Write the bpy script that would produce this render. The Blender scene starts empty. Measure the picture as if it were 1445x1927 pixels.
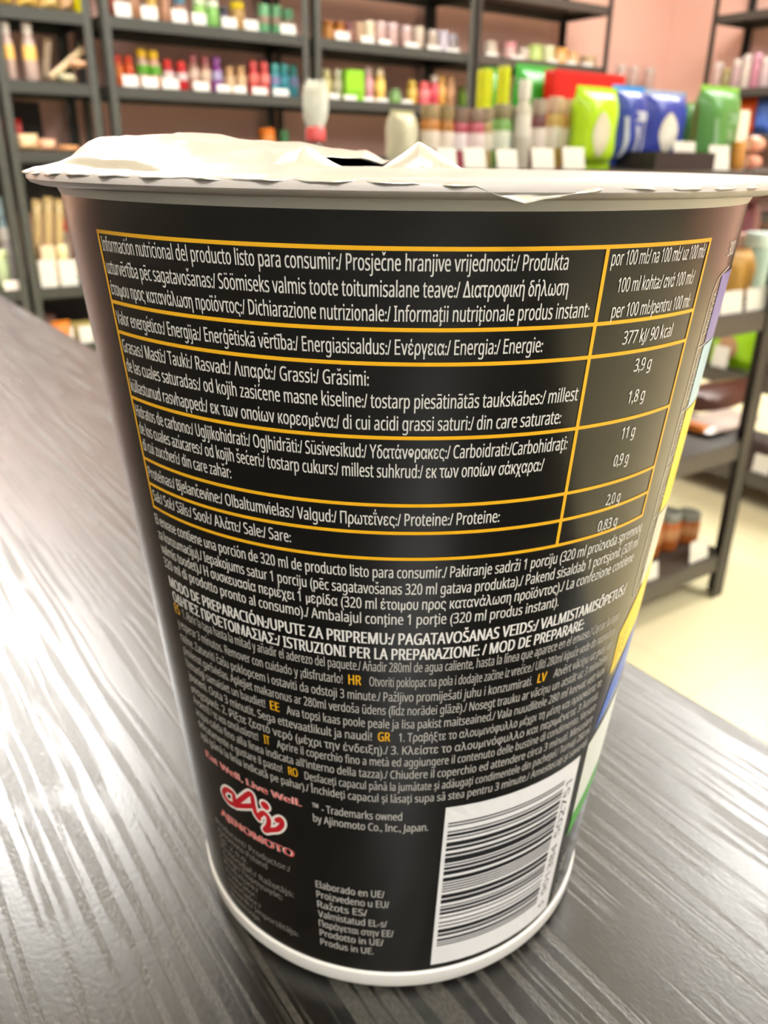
import bpy, bmesh, math, random
from mathutils import Matrix, Vector
import numpy as np
random.seed(7)
S = bpy.context.scene
COL = S.collection
PI = math.pi
R = math.radians

# ------------------------------------------------------------------ camera, world, exposure
TZ = 0.80                                   # table top height
cam = bpy.data.objects.new('camera', bpy.data.cameras.new('camera'))
COL.objects.link(cam)
cam.matrix_world = Matrix(((0.8165669925, 0.2202977082, -0.5335609304, -0.0728),
                           (-0.5771272065, 0.3306787518, -0.7467099509, -0.0984),
                           (0.0119387716, 0.9176712281, 0.3971611548, 0.9203),
                           (0, 0, 0, 1)))
cd = cam.data
cd.sensor_fit = 'HORIZONTAL'
cd.sensor_width = 36.0
cd.lens = 38.12
cd.clip_start = 0.005
cd.clip_end = 60
cd.dof.use_dof = True
cd.dof.focus_distance = 0.079
cd.dof.aperture_fstop = 58.0
S.camera = cam
S.view_settings.view_transform = 'Standard'
S.view_settings.look = 'None'
S.view_settings.gamma = 1.0
S.view_settings.use_curve_mapping = False
S.view_settings.exposure = 0.75
try:
    S.cycles.use_denoising = True
    S.cycles.max_bounces = 8
    S.cycles.caustics_reflective = False
    S.cycles.caustics_refractive = False
except Exception:
    pass
wd = bpy.data.worlds.new('world')
S.world = wd
wd.use_nodes = True
wd.node_tree.nodes['Background'].inputs[0].default_value = (0.9, 0.95, 1.0, 1)
wd.node_tree.nodes['Background'].inputs[1].default_value = 0.05
LAMP = 27.0                                 # radiance of the ceiling lamps' diffusers

# ------------------------------------------------------------------ materials
def lin(h):
    c = [int(h[i:i + 2], 16) / 255 for i in (0, 2, 4)]
    return tuple(v / 12.92 if v <= .04045 else ((v + .055) / 1.055) ** 2.4 for v in c)

MC = {}
def mat(hexc, rough=.5, metal=0.0, var=.08, scale=30.0, bump=0.0, spec=.5, coat=0.0, trans=0.0):
    """procedural paint: base colour varied a little by noise"""
    key = (hexc, rough, metal, var, scale, bump, spec, coat, trans)
    if key in MC:
        return MC[key]
    m = bpy.data.materials.new('paint_' + hexc)
    m.use_nodes = True
    nt = m.node_tree
    b = nt.nodes['Principled BSDF']
    tc = nt.nodes.new('ShaderNodeTexCoord')
    nz = nt.nodes.new('ShaderNodeTexNoise')
    nz.inputs['Scale'].default_value = scale
    nz.inputs['Detail'].default_value = 3
    nt.links.new(tc.outputs['Object'], nz.inputs['Vector'])
    mx = nt.nodes.new('ShaderNodeMix'); mx.data_type = 'RGBA'
    c = lin(hexc)
    mx.inputs['A'].default_value = (*[v * (1 - var) for v in c], 1)
    mx.inputs['B'].default_value = (*[min(1, v * (1 + var)) for v in c], 1)
    nt.links.new(nz.outputs['Fac'], mx.inputs['Factor'])
    nt.links.new(mx.outputs['Result'], b.inputs['Base Color'])
    b.inputs['Roughness'].default_value = rough
    b.inputs['Metallic'].default_value = metal
    b.inputs['Specular IOR Level'].default_value = spec
    b.inputs['Coat Weight'].default_value = coat
    if trans:
        b.inputs['Transmission Weight'].default_value = trans
    if bump:
        bp = nt.nodes.new('ShaderNodeBump')
        bp.inputs['Strength'].default_value = .5
        bp.inputs['Distance'].default_value = bump
        nt.links.new(nz.outputs['Fac'], bp.inputs['Height'])
        nt.links.new(bp.outputs['Normal'], b.inputs['Normal'])
    MC[key] = m
    return m

def emit_mat(name, col, strength):
    m = bpy.data.materials.new(name); m.use_nodes = True
    nt = m.node_tree
    nt.nodes.remove(nt.nodes['Principled BSDF'])
    e = nt.nodes.new('ShaderNodeEmission')
    e.inputs[0].default_value = (*col, 1); e.inputs[1].default_value = strength
    nt.links.new(e.outputs[0], nt.nodes['Material Output'].inputs[0])
    return m

def tile_mat():
    m = bpy.data.materials.new('cream_floor_tiles'); m.use_nodes = True
    nt = m.node_tree; b = nt.nodes['Principled BSDF']
    tc = nt.nodes.new('ShaderNodeTexCoord')
    br = nt.nodes.new('ShaderNodeTexBrick')
    br.offset = 0
    br.inputs['Scale'].default_value = 1.0
    br.inputs['Brick Width'].default_value = .6
    br.inputs['Row Height'].default_value = .6
    br.inputs['Mortar Size'].default_value = .002
    br.inputs['Color1'].default_value = (*lin('e9dfb8'), 1)
    br.inputs['Color2'].default_value = (*lin('e4d9b0'), 1)
    br.inputs['Mortar'].default_value = (*lin('d6caa2'), 1)
    nt.links.new(tc.outputs['Object'], br.inputs['Vector'])
    nz = nt.nodes.new('ShaderNodeTexNoise'); nz.inputs['Scale'].default_value = 5; nz.inputs['Detail'].default_value = 6
    nt.links.new(tc.outputs['Object'], nz.inputs['Vector'])
    mx = nt.nodes.new('ShaderNodeMix'); mx.data_type = 'RGBA'; mx.blend_type = 'MULTIPLY'
    mx.inputs['Factor'].default_value = .12
    nt.links.new(br.outputs['Color'], mx.inputs['A'])
    nt.links.new(nz.outputs['Color'], mx.inputs['B'])
    nt.links.new(mx.outputs['Result'], b.inputs['Base Color'])
    b.inputs['Roughness'].default_value = .35
    return m

def wood_mat():
    """black wood-grain laminate: satin film with broken matte pores running along Y"""
    m = bpy.data.materials.new('black_woodgrain_laminate'); m.use_nodes = True
    nt = m.node_tree; b = nt.nodes['Principled BSDF']; L = nt.links.new
    N = nt.nodes.new
    tc = N('ShaderNodeTexCoord')
    def noise(scale, detail, stretch, src=None, rough=.5):
        mp = N('ShaderNodeMapping'); mp.inputs['Scale'].default_value = stretch
        L(src or tc.outputs['Object'], mp.inputs['Vector'])
        n = N('ShaderNodeTexNoise'); n.inputs['Scale'].default_value = scale; n.inputs['Detail'].default_value = detail
        n.inputs['Roughness'].default_value = rough
        L(mp.outputs['Vector'], n.inputs['Vector']); return n
    def ramp(src, a, c):
        r = N('ShaderNodeValToRGB'); r.color_ramp.elements[0].position = a; r.color_ramp.elements[1].position = c
        L(src, r.inputs['Fac']); return r.outputs['Color']
    def mth(op, a, c=None, k=None):
        q = N('ShaderNodeMath'); q.operation = op; L(a, q.inputs[0])
        if c is not None: L(c, q.inputs[1])
        if k is not None: q.inputs[1].default_value = k
        return q.outputs[0]
    wob = noise(40, 2, (1, .5, 1))
    sub = N('ShaderNodeVectorMath'); sub.operation = 'SUBTRACT'; sub.inputs[1].default_value = (.5, .5, .5)
    L(wob.outputs['Color'], sub.inputs[0])
    sc = N('ShaderNodeVectorMath'); sc.operation = 'MULTIPLY'; sc.inputs[1].default_value = (.0022, 0, 0)
    L(sub.outputs[0], sc.inputs[0])
    add = N('ShaderNodeVectorMath'); add.operation = 'ADD'
    L(tc.outputs['Object'], add.inputs[0]); L(sc.outputs[0], add.inputs[1])
    pores = ramp(noise(560, 1.5, (1, .016, 1), add.outputs[0], .5).outputs['Fac'], .51, .55)
    gaps = ramp(noise(120, 3, (1, .25, 1), add.outputs[0]).outputs['Fac'], .34, .46)
    speck = ramp(noise(2300, 2, (1, .45, 1)).outputs['Fac'], .40, .62)
    pore = mth('MULTIPLY', pores, gaps)
    pore2 = mth('MULTIPLY', pore, mth('MULTIPLY_ADD', speck, k=.6))
    pore2.node.inputs[1].links[0].from_node.inputs[2].default_value = .4
    fine = noise(1500, 3, (1, .6, 1)).outputs['Fac']
    hgt = mth('MULTIPLY_ADD', fine, k=.85)
    L(mth('MULTIPLY', pore2, k=1.0), hgt.node.inputs[2])
    bp = N('ShaderNodeBump'); bp.invert = True
    bp.inputs['Strength'].default_value = .5; bp.inputs['Distance'].default_value = 0.000065
    L(hgt, bp.inputs['Height']); L(bp.outputs['Normal'], b.inputs['Normal'])
    mx = N('ShaderNodeMix'); mx.data_type = 'RGBA'
    mx.inputs['A'].default_value = (*lin('0d0c0b'), 1); mx.inputs['B'].default_value = (*lin('45433e'), 1)
    L(pore2, mx.inputs['Factor']); L(mx.outputs['Result'], b.inputs['Base Color'])
    rg = mth('MULTIPLY_ADD', pore2, k=.34); rg.node.inputs[2].default_value = .30
    L(rg, b.inputs['Roughness'])
    b.inputs['Specular IOR Level'].default_value = .8
    b.inputs['Coat Weight'].default_value = .45
    b.inputs['Coat Roughness'].default_value = .26
    L(bp.outputs['Normal'], b.inputs['Coat Normal'])
    return m

# ------------------------------------------------------------------ mesh helpers
class MB:
    def __init__(s): s.v, s.f = [], []
    def add(s, vs, fs):
        n = len(s.v); s.v += [tuple(p) for p in vs]; s.f += [tuple(i + n for i in f) for f in fs]; return s
    def box(s, x0, x1, y0, y1, z0, z1):
        return s.add([(x0, y0, z0), (x1, y0, z0), (x1, y1, z0), (x0, y1, z0), (x0, y0, z1), (x1, y0, z1), (x1, y1, z1), (x0, y1, z1)],
                     [(0, 3, 2, 1), (4, 5, 6, 7), (0, 1, 5, 4), (1, 2, 6, 5), (2, 3, 7, 6), (3, 0, 4, 7)])
    def lathe(s, prof, n=28, a0=0.0):
        m = len(prof); vs = []; fs = []
        for r, z in prof:
            for i in range(n):
                a = a0 + 2 * PI * i / n; vs.append((r * math.cos(a), r * math.sin(a), z))
        for j in range(m - 1):
            for i in range(n):
                k = (i + 1) % n; fs.append((j * n + i, j * n + k, (j + 1) * n + k, (j + 1) * n + i))
        if prof[0][0] > 1e-6: fs.append(tuple(range(n - 1, -1, -1)))
        if prof[-1][0] > 1e-6: fs.append(tuple((m - 1) * n + i for i in range(n)))
        return s.add(vs, fs)
    def grid(s, fn, nu, nv):
        vs = [fn(i / nu, j / nv) for j in range(nv + 1) for i in range(nu + 1)]
        fs = [(j * (nu + 1) + i, j * (nu + 1) + i + 1, (j + 1) * (nu + 1) + i + 1, (j + 1) * (nu + 1) + i) for j in range(nv) for i in range(nu)]
        return s.add(vs, fs)
    def tube(s, pts, r, n=8):
        pts = [Vector(p) for p in pts]; vs = []; fs = []
        for i, p in enumerate(pts):
            t = (pts[min(i + 1, len(pts) - 1)] - pts[max(i - 1, 0)]).normalized()
            a = t.orthogonal().normalized(); b = t.cross(a)
            rr = r[i] if isinstance(r, (list, tuple)) else r
            for k in range(n):
                vs.append(p + (a * math.cos(2 * PI * k / n) + b * math.sin(2 * PI * k / n)) * rr)
        for i in range(len(pts) - 1):
            for k in range(n):
                q = (k + 1) % n; fs.append((i * n + k, i * n + q, (i + 1) * n + q, (i + 1) * n + k))
        fs += [tuple(range(n - 1, -1, -1)), tuple((len(pts) - 1) * n + k for k in range(n))]
        return s.add(vs, fs)
    def build(s, name, m, parent=None, smooth=True, bevel=0.0, loc=None):
        me = bpy.data.meshes.new(name); me.from_pydata(s.v, [], s.f); me.update()
        if smooth:
            me.shade_smooth()
            try: me.set_sharp_from_angle(angle=R(38))
            except Exception: pass
        me.materials.append(m)
        o = bpy.data.objects.new(name, me); COL.objects.link(o)
        if parent is not None: o.parent = parent
        if loc: o.location = loc
        if bevel:
            b = o.modifiers.new('bevel', 'BEVEL'); b.width = bevel; b.segments = 2; b.limit_method = 'ANGLE'
        return o

def tag(o, label=None, cat=None, group=None, kind=None):
    if label: o['label'] = label
    if cat: o['category'] = cat
    if group: o['group'] = group
    if kind: o['kind'] = kind
    return o

def thing(name, label, cat, loc=(0, 0, 0), rz=0.0, group=None):
    o = bpy.data.objects.new(name, None); COL.objects.link(o)
    o.empty_display_size = .05
    o.location = loc; o.rotation_euler = (0, 0, rz)
    return tag(o, label, cat, group)

# ------------------------------------------------------------------ the room
X0, X1, Y0, Y1, ZC = -2.6, 5.46, -3.0, 4.2, 2.9
def struct(name, box, m):
    o = MB().box(*box).build(name, m, smooth=False); tag(o, kind='structure'); return o
PINK = mat('eabfb2', rough=.75, var=.04, scale=3, bump=.0006)
struct('floor', (X0, X1, Y0, Y1, -.1, 0), tile_mat())
struct('ceiling', (X0, X1, Y0, Y1, ZC, ZC + .1), mat('f2f0ea', rough=.9, var=.02))
struct('wall_back', (X0, X1 + .1, Y1, Y1 + .1, 0, ZC), PINK)
struct('wall_right', (X1, X1 + .1, Y0, Y1, 0, ZC), PINK)
OFFW = mat('a9aaa6', rough=.8, var=.03)
struct('wall_left', (X0 - .1, X0, Y0, Y1, 0, ZC), OFFW)
struct('wall_front', (X0 - .1, X1 + .1, Y0 - .1, Y0, 0, ZC), OFFW)
LF = mat('e8e8e4', rough=.4)
LE = emit_mat('lamp_diffuser', (1.0, .985, .945), LAMP)
lamp_spots = [(.28, 3.0), (2.46, .64), (3.6, 1.9), (-1.1, -2.1), (2.7, -1.6)]  # the lamp behind the table is unseen, added to brighten the cup's front
lamp_names = ['above the aisle before the left wall rack', 'above the low rack', 'before the right wall rack', 'behind the table, added to light the cup front', 'at the rear right of the shop']
for (x, y), nm in zip(lamp_spots, lamp_names):
    t = thing('ceiling_light', 'white linear ceiling light ' + nm, 'ceiling light', (x, y, ZC), 0, 'linear ceiling lights')
    w, l = .26, (.46 if nm == 'above the low rack' else .72)
    MB().box(-w - .02, w + .02, -l - .02, l + .02, -.05, 0).build('lamp_housing', LF, t, smooth=False, bevel=.006)
    MB().box(-w, w, -l, l, -.062, -.0495).build('diffuser', LE, t, smooth=False)

# ------------------------------------------------------------------ table
WOOD = wood_mat()
tb = thing('table', 'black woodgrain table under the noodle cup', 'table', (0, 0, 0))
TX0, TX1, TY0, TY1 = -.75, .0855, -.55, 1.15
MB().box(TX0, TX1, TY0, TY1, TZ - .03, TZ).build('table_top', WOOD, tb, smooth=False, bevel=.0012)
for x in (TX0 + .06, TX1 - .06):
    for y in (TY0 + .06, TY1 - .06):
        MB().box(x - .025, x + .025, y - .025, y + .025, 0, TZ - .03).build('leg', mat('20201e', rough=.5), tb, smooth=False, bevel=.003)
MB().box(TX0 + .05, TX1 - .05, TY0 + .07, TY0 + .09, TZ - .10, TZ - .03).build('apron', mat('20201e', rough=.5), tb, smooth=False)
MB().box(TX0 + .05, TX1 - .05, TY1 - .09, TY1 - .07, TZ - .10, TZ - .03).build('apron', mat('20201e', rough=.5), tb, smooth=False)

# ------------------------------------------------------------------ storage racks
def rack(label, x0, x1, yf, yb, levels, ztop, m, ms, lip=.045, pw=.036, back=None, face='-y'):
    """slotted-angle rack; local front is -Y"""
    w, d = x1 - x0, yb - yf
    if face == '-y':
        t = thing('storage_rack', label, 'rack', (x0, yf, 0))
    else:                                   # front towards -X: x0..x1 is then the run along Y
        t = thing('storage_rack', label, 'rack', (yf, x1, 0), -PI / 2)
    for sx in (0, 1):
        for sy in (0, 1):
            a, bq = (0, pw) if sx == 0 else (w - pw, w)
            c, e = (0, pw) if sy == 0 else (d - pw, d)
            mb = MB()
            mb.box(a, bq, c if sy == 0 else e - .004, c + .004 if sy == 0 else e, 0, ztop)
            mb.box(a if sx == 0 else bq - .004, a + .004 if sx == 0 else bq, c, e, 0, ztop)
            mb.build('post', m, t, smooth=False)
    for z in levels:
        mb = MB()
        mb.box(.005, w - .005, .005, d - .005, z - .006, z)
        mb.box(.005, w - .005, .004, .008, z - lip, z - .006)
        mb.box(.005, w - .005, d - .008, d - .004, z - lip, z - .006)
        mb.box(.005, .009, .008, d - .008, z - lip, z - .006)
        mb.box(w - .009, w - .005, .008, d - .008, z - lip, z - .006)
        mb.build('shelf', ms, t, smooth=False)
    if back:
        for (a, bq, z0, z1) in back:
            MB().box(a, bq, d - .02, d - .012, z0, z1).build('shade_panel', mat('101012', rough=.6), t, smooth=False)  # flat black sheet standing in for the shade under a shelf
    return t
GREY = mat('41433f', rough=.45, var=.06)
SHELF = mat('363834', rough=.5, var=.06)
DARK = mat('2c2a28', rough=.4, var=.06)
DSH = mat('48433e', rough=.42, var=.06)
LV = [.158, .418, .678, .938, 1.198, 1.458, 1.76]
rack('grey metal rack cut off by the left picture edge', .22, .765, 3.75, 4.15, [.125, .385, .938, 1.198, 1.458, 1.76], 2.0, GREY, SHELF)
rack('narrow grey metal rack at far left holding incense and packets', .775, 1.172, 3.75, 4.15, [.125, .385, .938, 1.198, 1.458, 1.76], 2.0, GREY, SHELF, back=[(.04, .24, .98, 1.14), (.04, .36, .68, .89), (.04, .36, .16, .33)])  # its black sheets imitate the darkness below the shelves
rack('wide grey metal rack with coloured bottles, left of the middle upright', 1.213, 2.203, 3.75, 4.15, LV, 2.0, GREY, SHELF)
rack('wide grey metal rack with amber and pinkish jars, right of the middle upright', 2.232, 3.238, 3.75, 4.15, LV, 2.0, GREY, SHELF)
rack('dark grey metal rack ending at the pink corner', 3.249, 4.32, 3.75, 4.15, LV[:-1] + [1.78], 2.1, DARK, DSH)
rack('dark rack along the right side wall', 1.9, 3.57, 5.05, 5.44, [.11, .37, .63, .89, 1.10, 1.36, 1.78], 2.1, DARK, DSH, face='-x')
rack('low black rack behind the cup topped with jars and pouches', .40, 1.54, .80, 1.22, [.11, .38, .655, .91], .905, DARK, DSH, lip=.04)
rack('low black rack by the right picture edge', .55, 1.95, 2.05, 2.45, [.11, .38, .655, .91], .905, DARK, DSH, lip=.04, face='-x')
wb = MB().box(4.36, 5.2, 3.9, 4.2, 1.34, 1.37).build('wall_shelf', DSH, smooth=False)
tag(wb, 'short dark shelf board in the pink wall corner', 'shelf')

# ------------------------------------------------------------------ the noodle cup
cup = thing('noodle_cup', 'black instant noodle cup with printed nutrition table and crumpled white foil lid on the table', 'noodle cup', (0, 0, TZ))
ZB, ZT = .0042, .11662                       # sleeve bottom and top (m above the table)
def rad(z): return .0350349 + (.045 - .0350349) * (z - .0065) / .1101224
WHITE = mat('e9e6e4', rough=.38, var=.02)
def film_mat():
    m = bpy.data.materials.new('black_printed_sleeve'); m.use_nodes = True
    nt = m.node_tree; b = nt.nodes['Principled BSDF']
    tc = nt.nodes.new('ShaderNodeTexCoord'); nz = nt.nodes.new('ShaderNodeTexNoise')
    nz.inputs['Scale'].default_value = 25; nz.inputs['Detail'].default_value = 1
    nt.links.new(tc.outputs['Object'], nz.inputs['Vector'])
    cr = nt.nodes.new('ShaderNodeValToRGB')
    cr.color_ramp.elements[0].color = (.0030, .0027, .0026, 1); cr.color_ramp.elements[1].color = (.004, .0036, .0034, 1)
    nt.links.new(nz.outputs['Fac'], cr.inputs['Fac']); nt.links.new(cr.outputs['Color'], b.inputs['Base Color'])
    bp = nt.nodes.new('ShaderNodeBump'); bp.inputs['Strength'].default_value = .15; bp.inputs['Distance'].default_value = .0008
    nt.links.new(nz.outputs['Fac'], bp.inputs['Height']); nt.links.new(bp.outputs['Normal'], b.inputs['Normal'])
    b.inputs['Roughness'].default_value = .20
    return m
# foam body: foot, wall behind the sleeve, band under the lip
body = MB()
prof = [(.0300, .0016), (.0318, .0), (.0333, .0), (.0344, .0007), (rad(.002) + .0004, .0018), (rad(.0045) + .0003, .0042), (rad(.0052) - .0006, .0052)]
prof += [(rad(z) - .0007, z) for z in (.03, .06, .09, .115)] + [(.04505, .1163), (.0453, .1168), (.0456, .1180)]
body.lathe(prof, 256).build('cup_body', WHITE, cup)
sleeve = MB()
zs = [ZB + (ZT - ZB) * k / 24 for k in range(25)]
sl = []
for z in zs: sl.append((rad(z), z))
sl.append((rad(ZT) - .0006, ZT + .0003))
sleeve.lathe([(rad(ZB) - .0006, ZB - .0002)] + sl, 256)
n_all = 256
sleeve.f = [f for f in sleeve.f if len(f) == 4]
SL = sleeve.build('sleeve', film_mat(), cup)
# lip
lip = [(.0452, .1176), (.0462, .1173), (.0474, .11722), (.04825, .1175), (.0486, .1179), (.0486, .1184), (.0483, .1188), (.0476, .1190), (.0462, .1190), (.0455, .1188)]
lp = MB().lathe(lip, 256); lp.f = [f for f in lp.f if len(f) == 4]
lp.build('lip', mat('cfc7c5', rough=.35, var=.02), cup)

# crumpled foil lid: a sheet over the mouth, mounded on the left, slack and torn on the right
RV = Vector((.8167, -.5772)); AV = Vector((.5815, .8135))          # across and away, seen from the front of the cup
def sstep(a, b, x):
    t = min(1, max(0, (x - a) / (b - a))); return t * t * (3 - 2 * t)
PL = [(-.05, 0), (-.0465, .0006), (-.043, .0019), (-.039, .0030), (-.034, .0036), (-.0288, .0041), (-.0245, .0037), (-.0200, .0031), (-.0145, .0027), (-.009, .0028), (-.0055, .0025), (-.003, .0012), (-.001, .0006), (.008, .0004), (.015, .0001), (.05, 0)]
def prof_s(s):
    for (a, ha), (b, hb) in zip(PL, PL[1:]):
        if a <= s <= b: return ha + (hb - ha) * (s - a) / (b - a)
    return 0
CR = []
rc = random.Random(11)
for k in range(6):
    a = rc.uniform(0, PI); CR.append((math.cos(a), math.sin(a), rc.uniform(.008, .020), rc.uniform(0, 1)))
def crumple(s, t):
    v = 0
    for cx, cy, lam, ph in CR:
        q = ((s * cx + t * cy) / lam + ph) % 1.0
        v += (abs(q - .5) * 2 - .5) * lam
    return v / 6
def foil_h(s, t):
    r = math.hypot(s, t)
    edge = 1 - sstep(.040, .0480, r)
    m = prof_s(s) * (1 - .5 * sstep(.006, .04, t)) * (1 - .75 * sstep(-.012, -.034, t))
    # wall of the groove that parts the mound from the flat front
    on = sstep(-.0135, -.0105, s) * (1 - sstep(.000, .004, s))
    tw = -.013 + (s + .012) * .35
    stepd = .0004 + .45 * (m - .0004) * sstep(tw - .0003, tw + .0005, t) + .55 * (m - .0004) * sstep(tw, tw + .018, t)
    m = m * (1 - on) + (stepd if m > .0004 else m) * on
    h = m * edge
    h += crumple(s, t) * (.04 + .14 * min(1, max(0, m) / .002)) * (1 - sstep(.042, .0482, r))
    # fin folded up in front
    h += .0021 * max(0, 1 - abs(s + .0112 - .10 * (t + .033)) / .0032) * math.exp(-((t + .030) / (.0035 if t < -.030 else .010)) ** 2)
    # fold running along the left shoulder, with a dent under it
    f = t + .020 + (s + .036) * .9
    h -= .0010 * math.exp(-(f / .0022) ** 2) * sstep(-.046, -.040, s) * (1 - sstep(-.027, -.020, s))
    h -= .0006 * math.exp(-((s + .033) / .003) ** 2 - ((t + .008) / .004) ** 2)
    # ledge of the fold on the left: a steep face towards the front
    h -= .0013 * (1 - sstep(-.0006, .0006, t + .026 + (s + .034) * .55)) * sstep(-.047, -.043, s) * (1 - sstep(-.026, -.021, s)) * edge
    # tented corner of the tear, right of the middle
    a = max(0, 1 - abs(s - .0016) / (.0056 if s > .0016 else .0044)); b = max(0, 1 - (abs(t + .012) / (.0022 if t < -.012 else .02)))
    h += .0030 * a * b ** .6
    return max(h, -.0003) - .0003 * sstep(-.01, .02, s)
NR, NA = 190, 640
fv, ff = [], []
for j in range(NR + 1):
    rr = .0487 * (j / NR) ** .85
    for i in range(NA):
        a = 2 * PI * i / NA
        x, y = rr * math.cos(a), rr * math.sin(a)
        s, t = x * RV.x + y * RV.y, x * AV.x + y * AV.y
        z = .1191 + foil_h(s, t)
        if rr > .0475:
            e = (rr - .0475) / .0012
            ga = math.degrees(math.atan2(s, -t))              # 0 facing the camera, + to the right
            wig = .35 + .25 * math.sin(a * 61) + .25 * math.sin(a * 37 + 1) + .2 * math.sin(a * 113)
            d = .00052 + .00012 * wig
            if -6 < ga < 28:
                u = (ga - 11) / (9 if ga > 11 else 5)
                d += .0013 * max(0, 1 - abs(u))
            if -50 < ga < 0: d -= .0001
            z -= d * e
            k = 1 + (.0004 * math.sin(a * 53) + .0002 * math.sin(a * 97)) * e / rr * .6
            x *= k; y *= k
        fv.append((x, y, z))
def torn(x, y):
    s, t = x * RV.x + y * RV.y, x * AV.x + y * AV.y
    tw = -.013 + (s + .012) * .35
    return -.0112 < s < .0012 and tw - .0002 < t < tw + .0010
for j in range(NR):
    for i in range(NA):
        k = (i + 1) % NA
        p = fv[j * NA + i]
        if torn(p[0], p[1]): continue                         # the slit where the foil has come apart
        ff.append((j * NA + i, (j + 1) * NA + i, (j + 1) * NA + k, j * NA + k))
foil = MB().add(fv, ff)
fo = foil.build('foil_lid', mat('eae8e5', rough=.35, metal=.74, var=.03, scale=300, bump=.00004), cup)
sd = fo.modifiers.new('thickness', 'SOLIDIFY'); sd.thickness = .00012; sd.offset = -1

# ------------------------------------------------------------------ printing on the sleeve
OFF = .00006
def pt(az, z, lift=0.0):
    a = R(az); r = rad(z) + OFF + lift
    return (r * math.cos(a), r * math.sin(a), z)
fc = bpy.data.curves.new('lettering', 'FONT'); fc.resolution_u = 2
fob = bpy.data.objects.new('lettering', fc); COL.objects.link(fob)
import unicodedata
def sans(c):
    """plain letters and digits in the sans-serif cut, the pi as a plain two-legged letter"""
    if 'A' <= c <= 'Z': return chr(0x1D5A0 + ord(c) - 65)
    if 'a' <= c <= 'z': return chr(0x1D5BA + ord(c) - 97)
    if '0' <= c <= '9': return chr(0x1D7E2 + ord(c) - 48)
    return {'π': 'п', 'κ': 'к', 'Κ': chr(0x1D5AA), 'θ': 'ө'}.get(c, c)
MARK = {'\u0301': '´', '\u030c': 'ˇ', '\u0308': '¨', '\u0303': '˜', '\u0304': '¯', '\u0327': '¸', '\u0306': '˘', '\u0326': '¸', '\u0300': '`', '\u0302': 'ˆ', '\u030b': '˝', '\u0307': '˙', '\u0328': '˛'}
GC = {}
def raw(txt):
    fc.body = txt
    dg = bpy.context.evaluated_depsgraph_get()
    me = bpy.data.meshes.new_from_object(fob.evaluated_get(dg))
    n = len(me.vertices); co = np.empty(n * 3); me.vertices.foreach_get('co', co)
    fs = [tuple(p.vertices) for p in me.polygons]
    bpy.data.meshes.remove(me)
    return co.reshape(n, 3)[:, :2].copy(), fs
BARW = raw('|')[0][:, 0].max()
def glyph(c):
    if c in GC: return GC[c]
    if c == ' ':
        GC[c] = (np.zeros((0, 2)), [], .26); return GC[c]
    if ord(c) > 0x2000 or 0x370 <= ord(c) < 0x500 or c in '¡':
        g = sans(c); p, fs = raw(g); adv = raw(g + '|')[0][:, 0].max() - BARW
    else:
        d = unicodedata.normalize('NFD', c)
        g = sans(d[0]); p, fs = raw(g); adv = raw(g + '|')[0][:, 0].max() - BARW
        for mk in d[1:]:
            q, qf = raw(MARK[mk]); n = len(p)
            cx = (p[:, 0].min() + p[:, 0].max()) / 2; top = p[:, 1].max()
            q[:, 0] += cx - (q[:, 0].min() + q[:, 0].max()) / 2
            if MARK[mk] == '¸':
                if d[0] in 'g': q[:, 1] += top + .05 - q[:, 1].min()
                else: q[:, 1] += -.02 - q[:, 1].max()
            else:
                if d[0] in 'ij': p = p.copy(); 
                q[:, 1] += max(.60, (.56 if d[0] in 'ij' else top)) + .06 - q[:, 1].min()
            p = np.vstack([p, q]); fs = fs + [tuple(k + n for k in f) for f in qf]
    GC[c] = (p, fs, adv); return GC[c]
def glyphs(txt, weight):
    """one line of lettering; weight is how far each letter is thickened sideways"""
    x = 0; P = []; F = []; n = 0
    for c in txt:
        p, fs, adv = glyph(c)
        for sh in ([-weight, weight] if weight < .03 else [-weight, 0, weight]) if weight else [0]:
            if len(p):
                P.append(p + np.array([x + sh, 0])); F += [tuple(k + n for k in f) for f in fs]; n += len(p)
        x += adv
    return np.vstack(P), F
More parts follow.
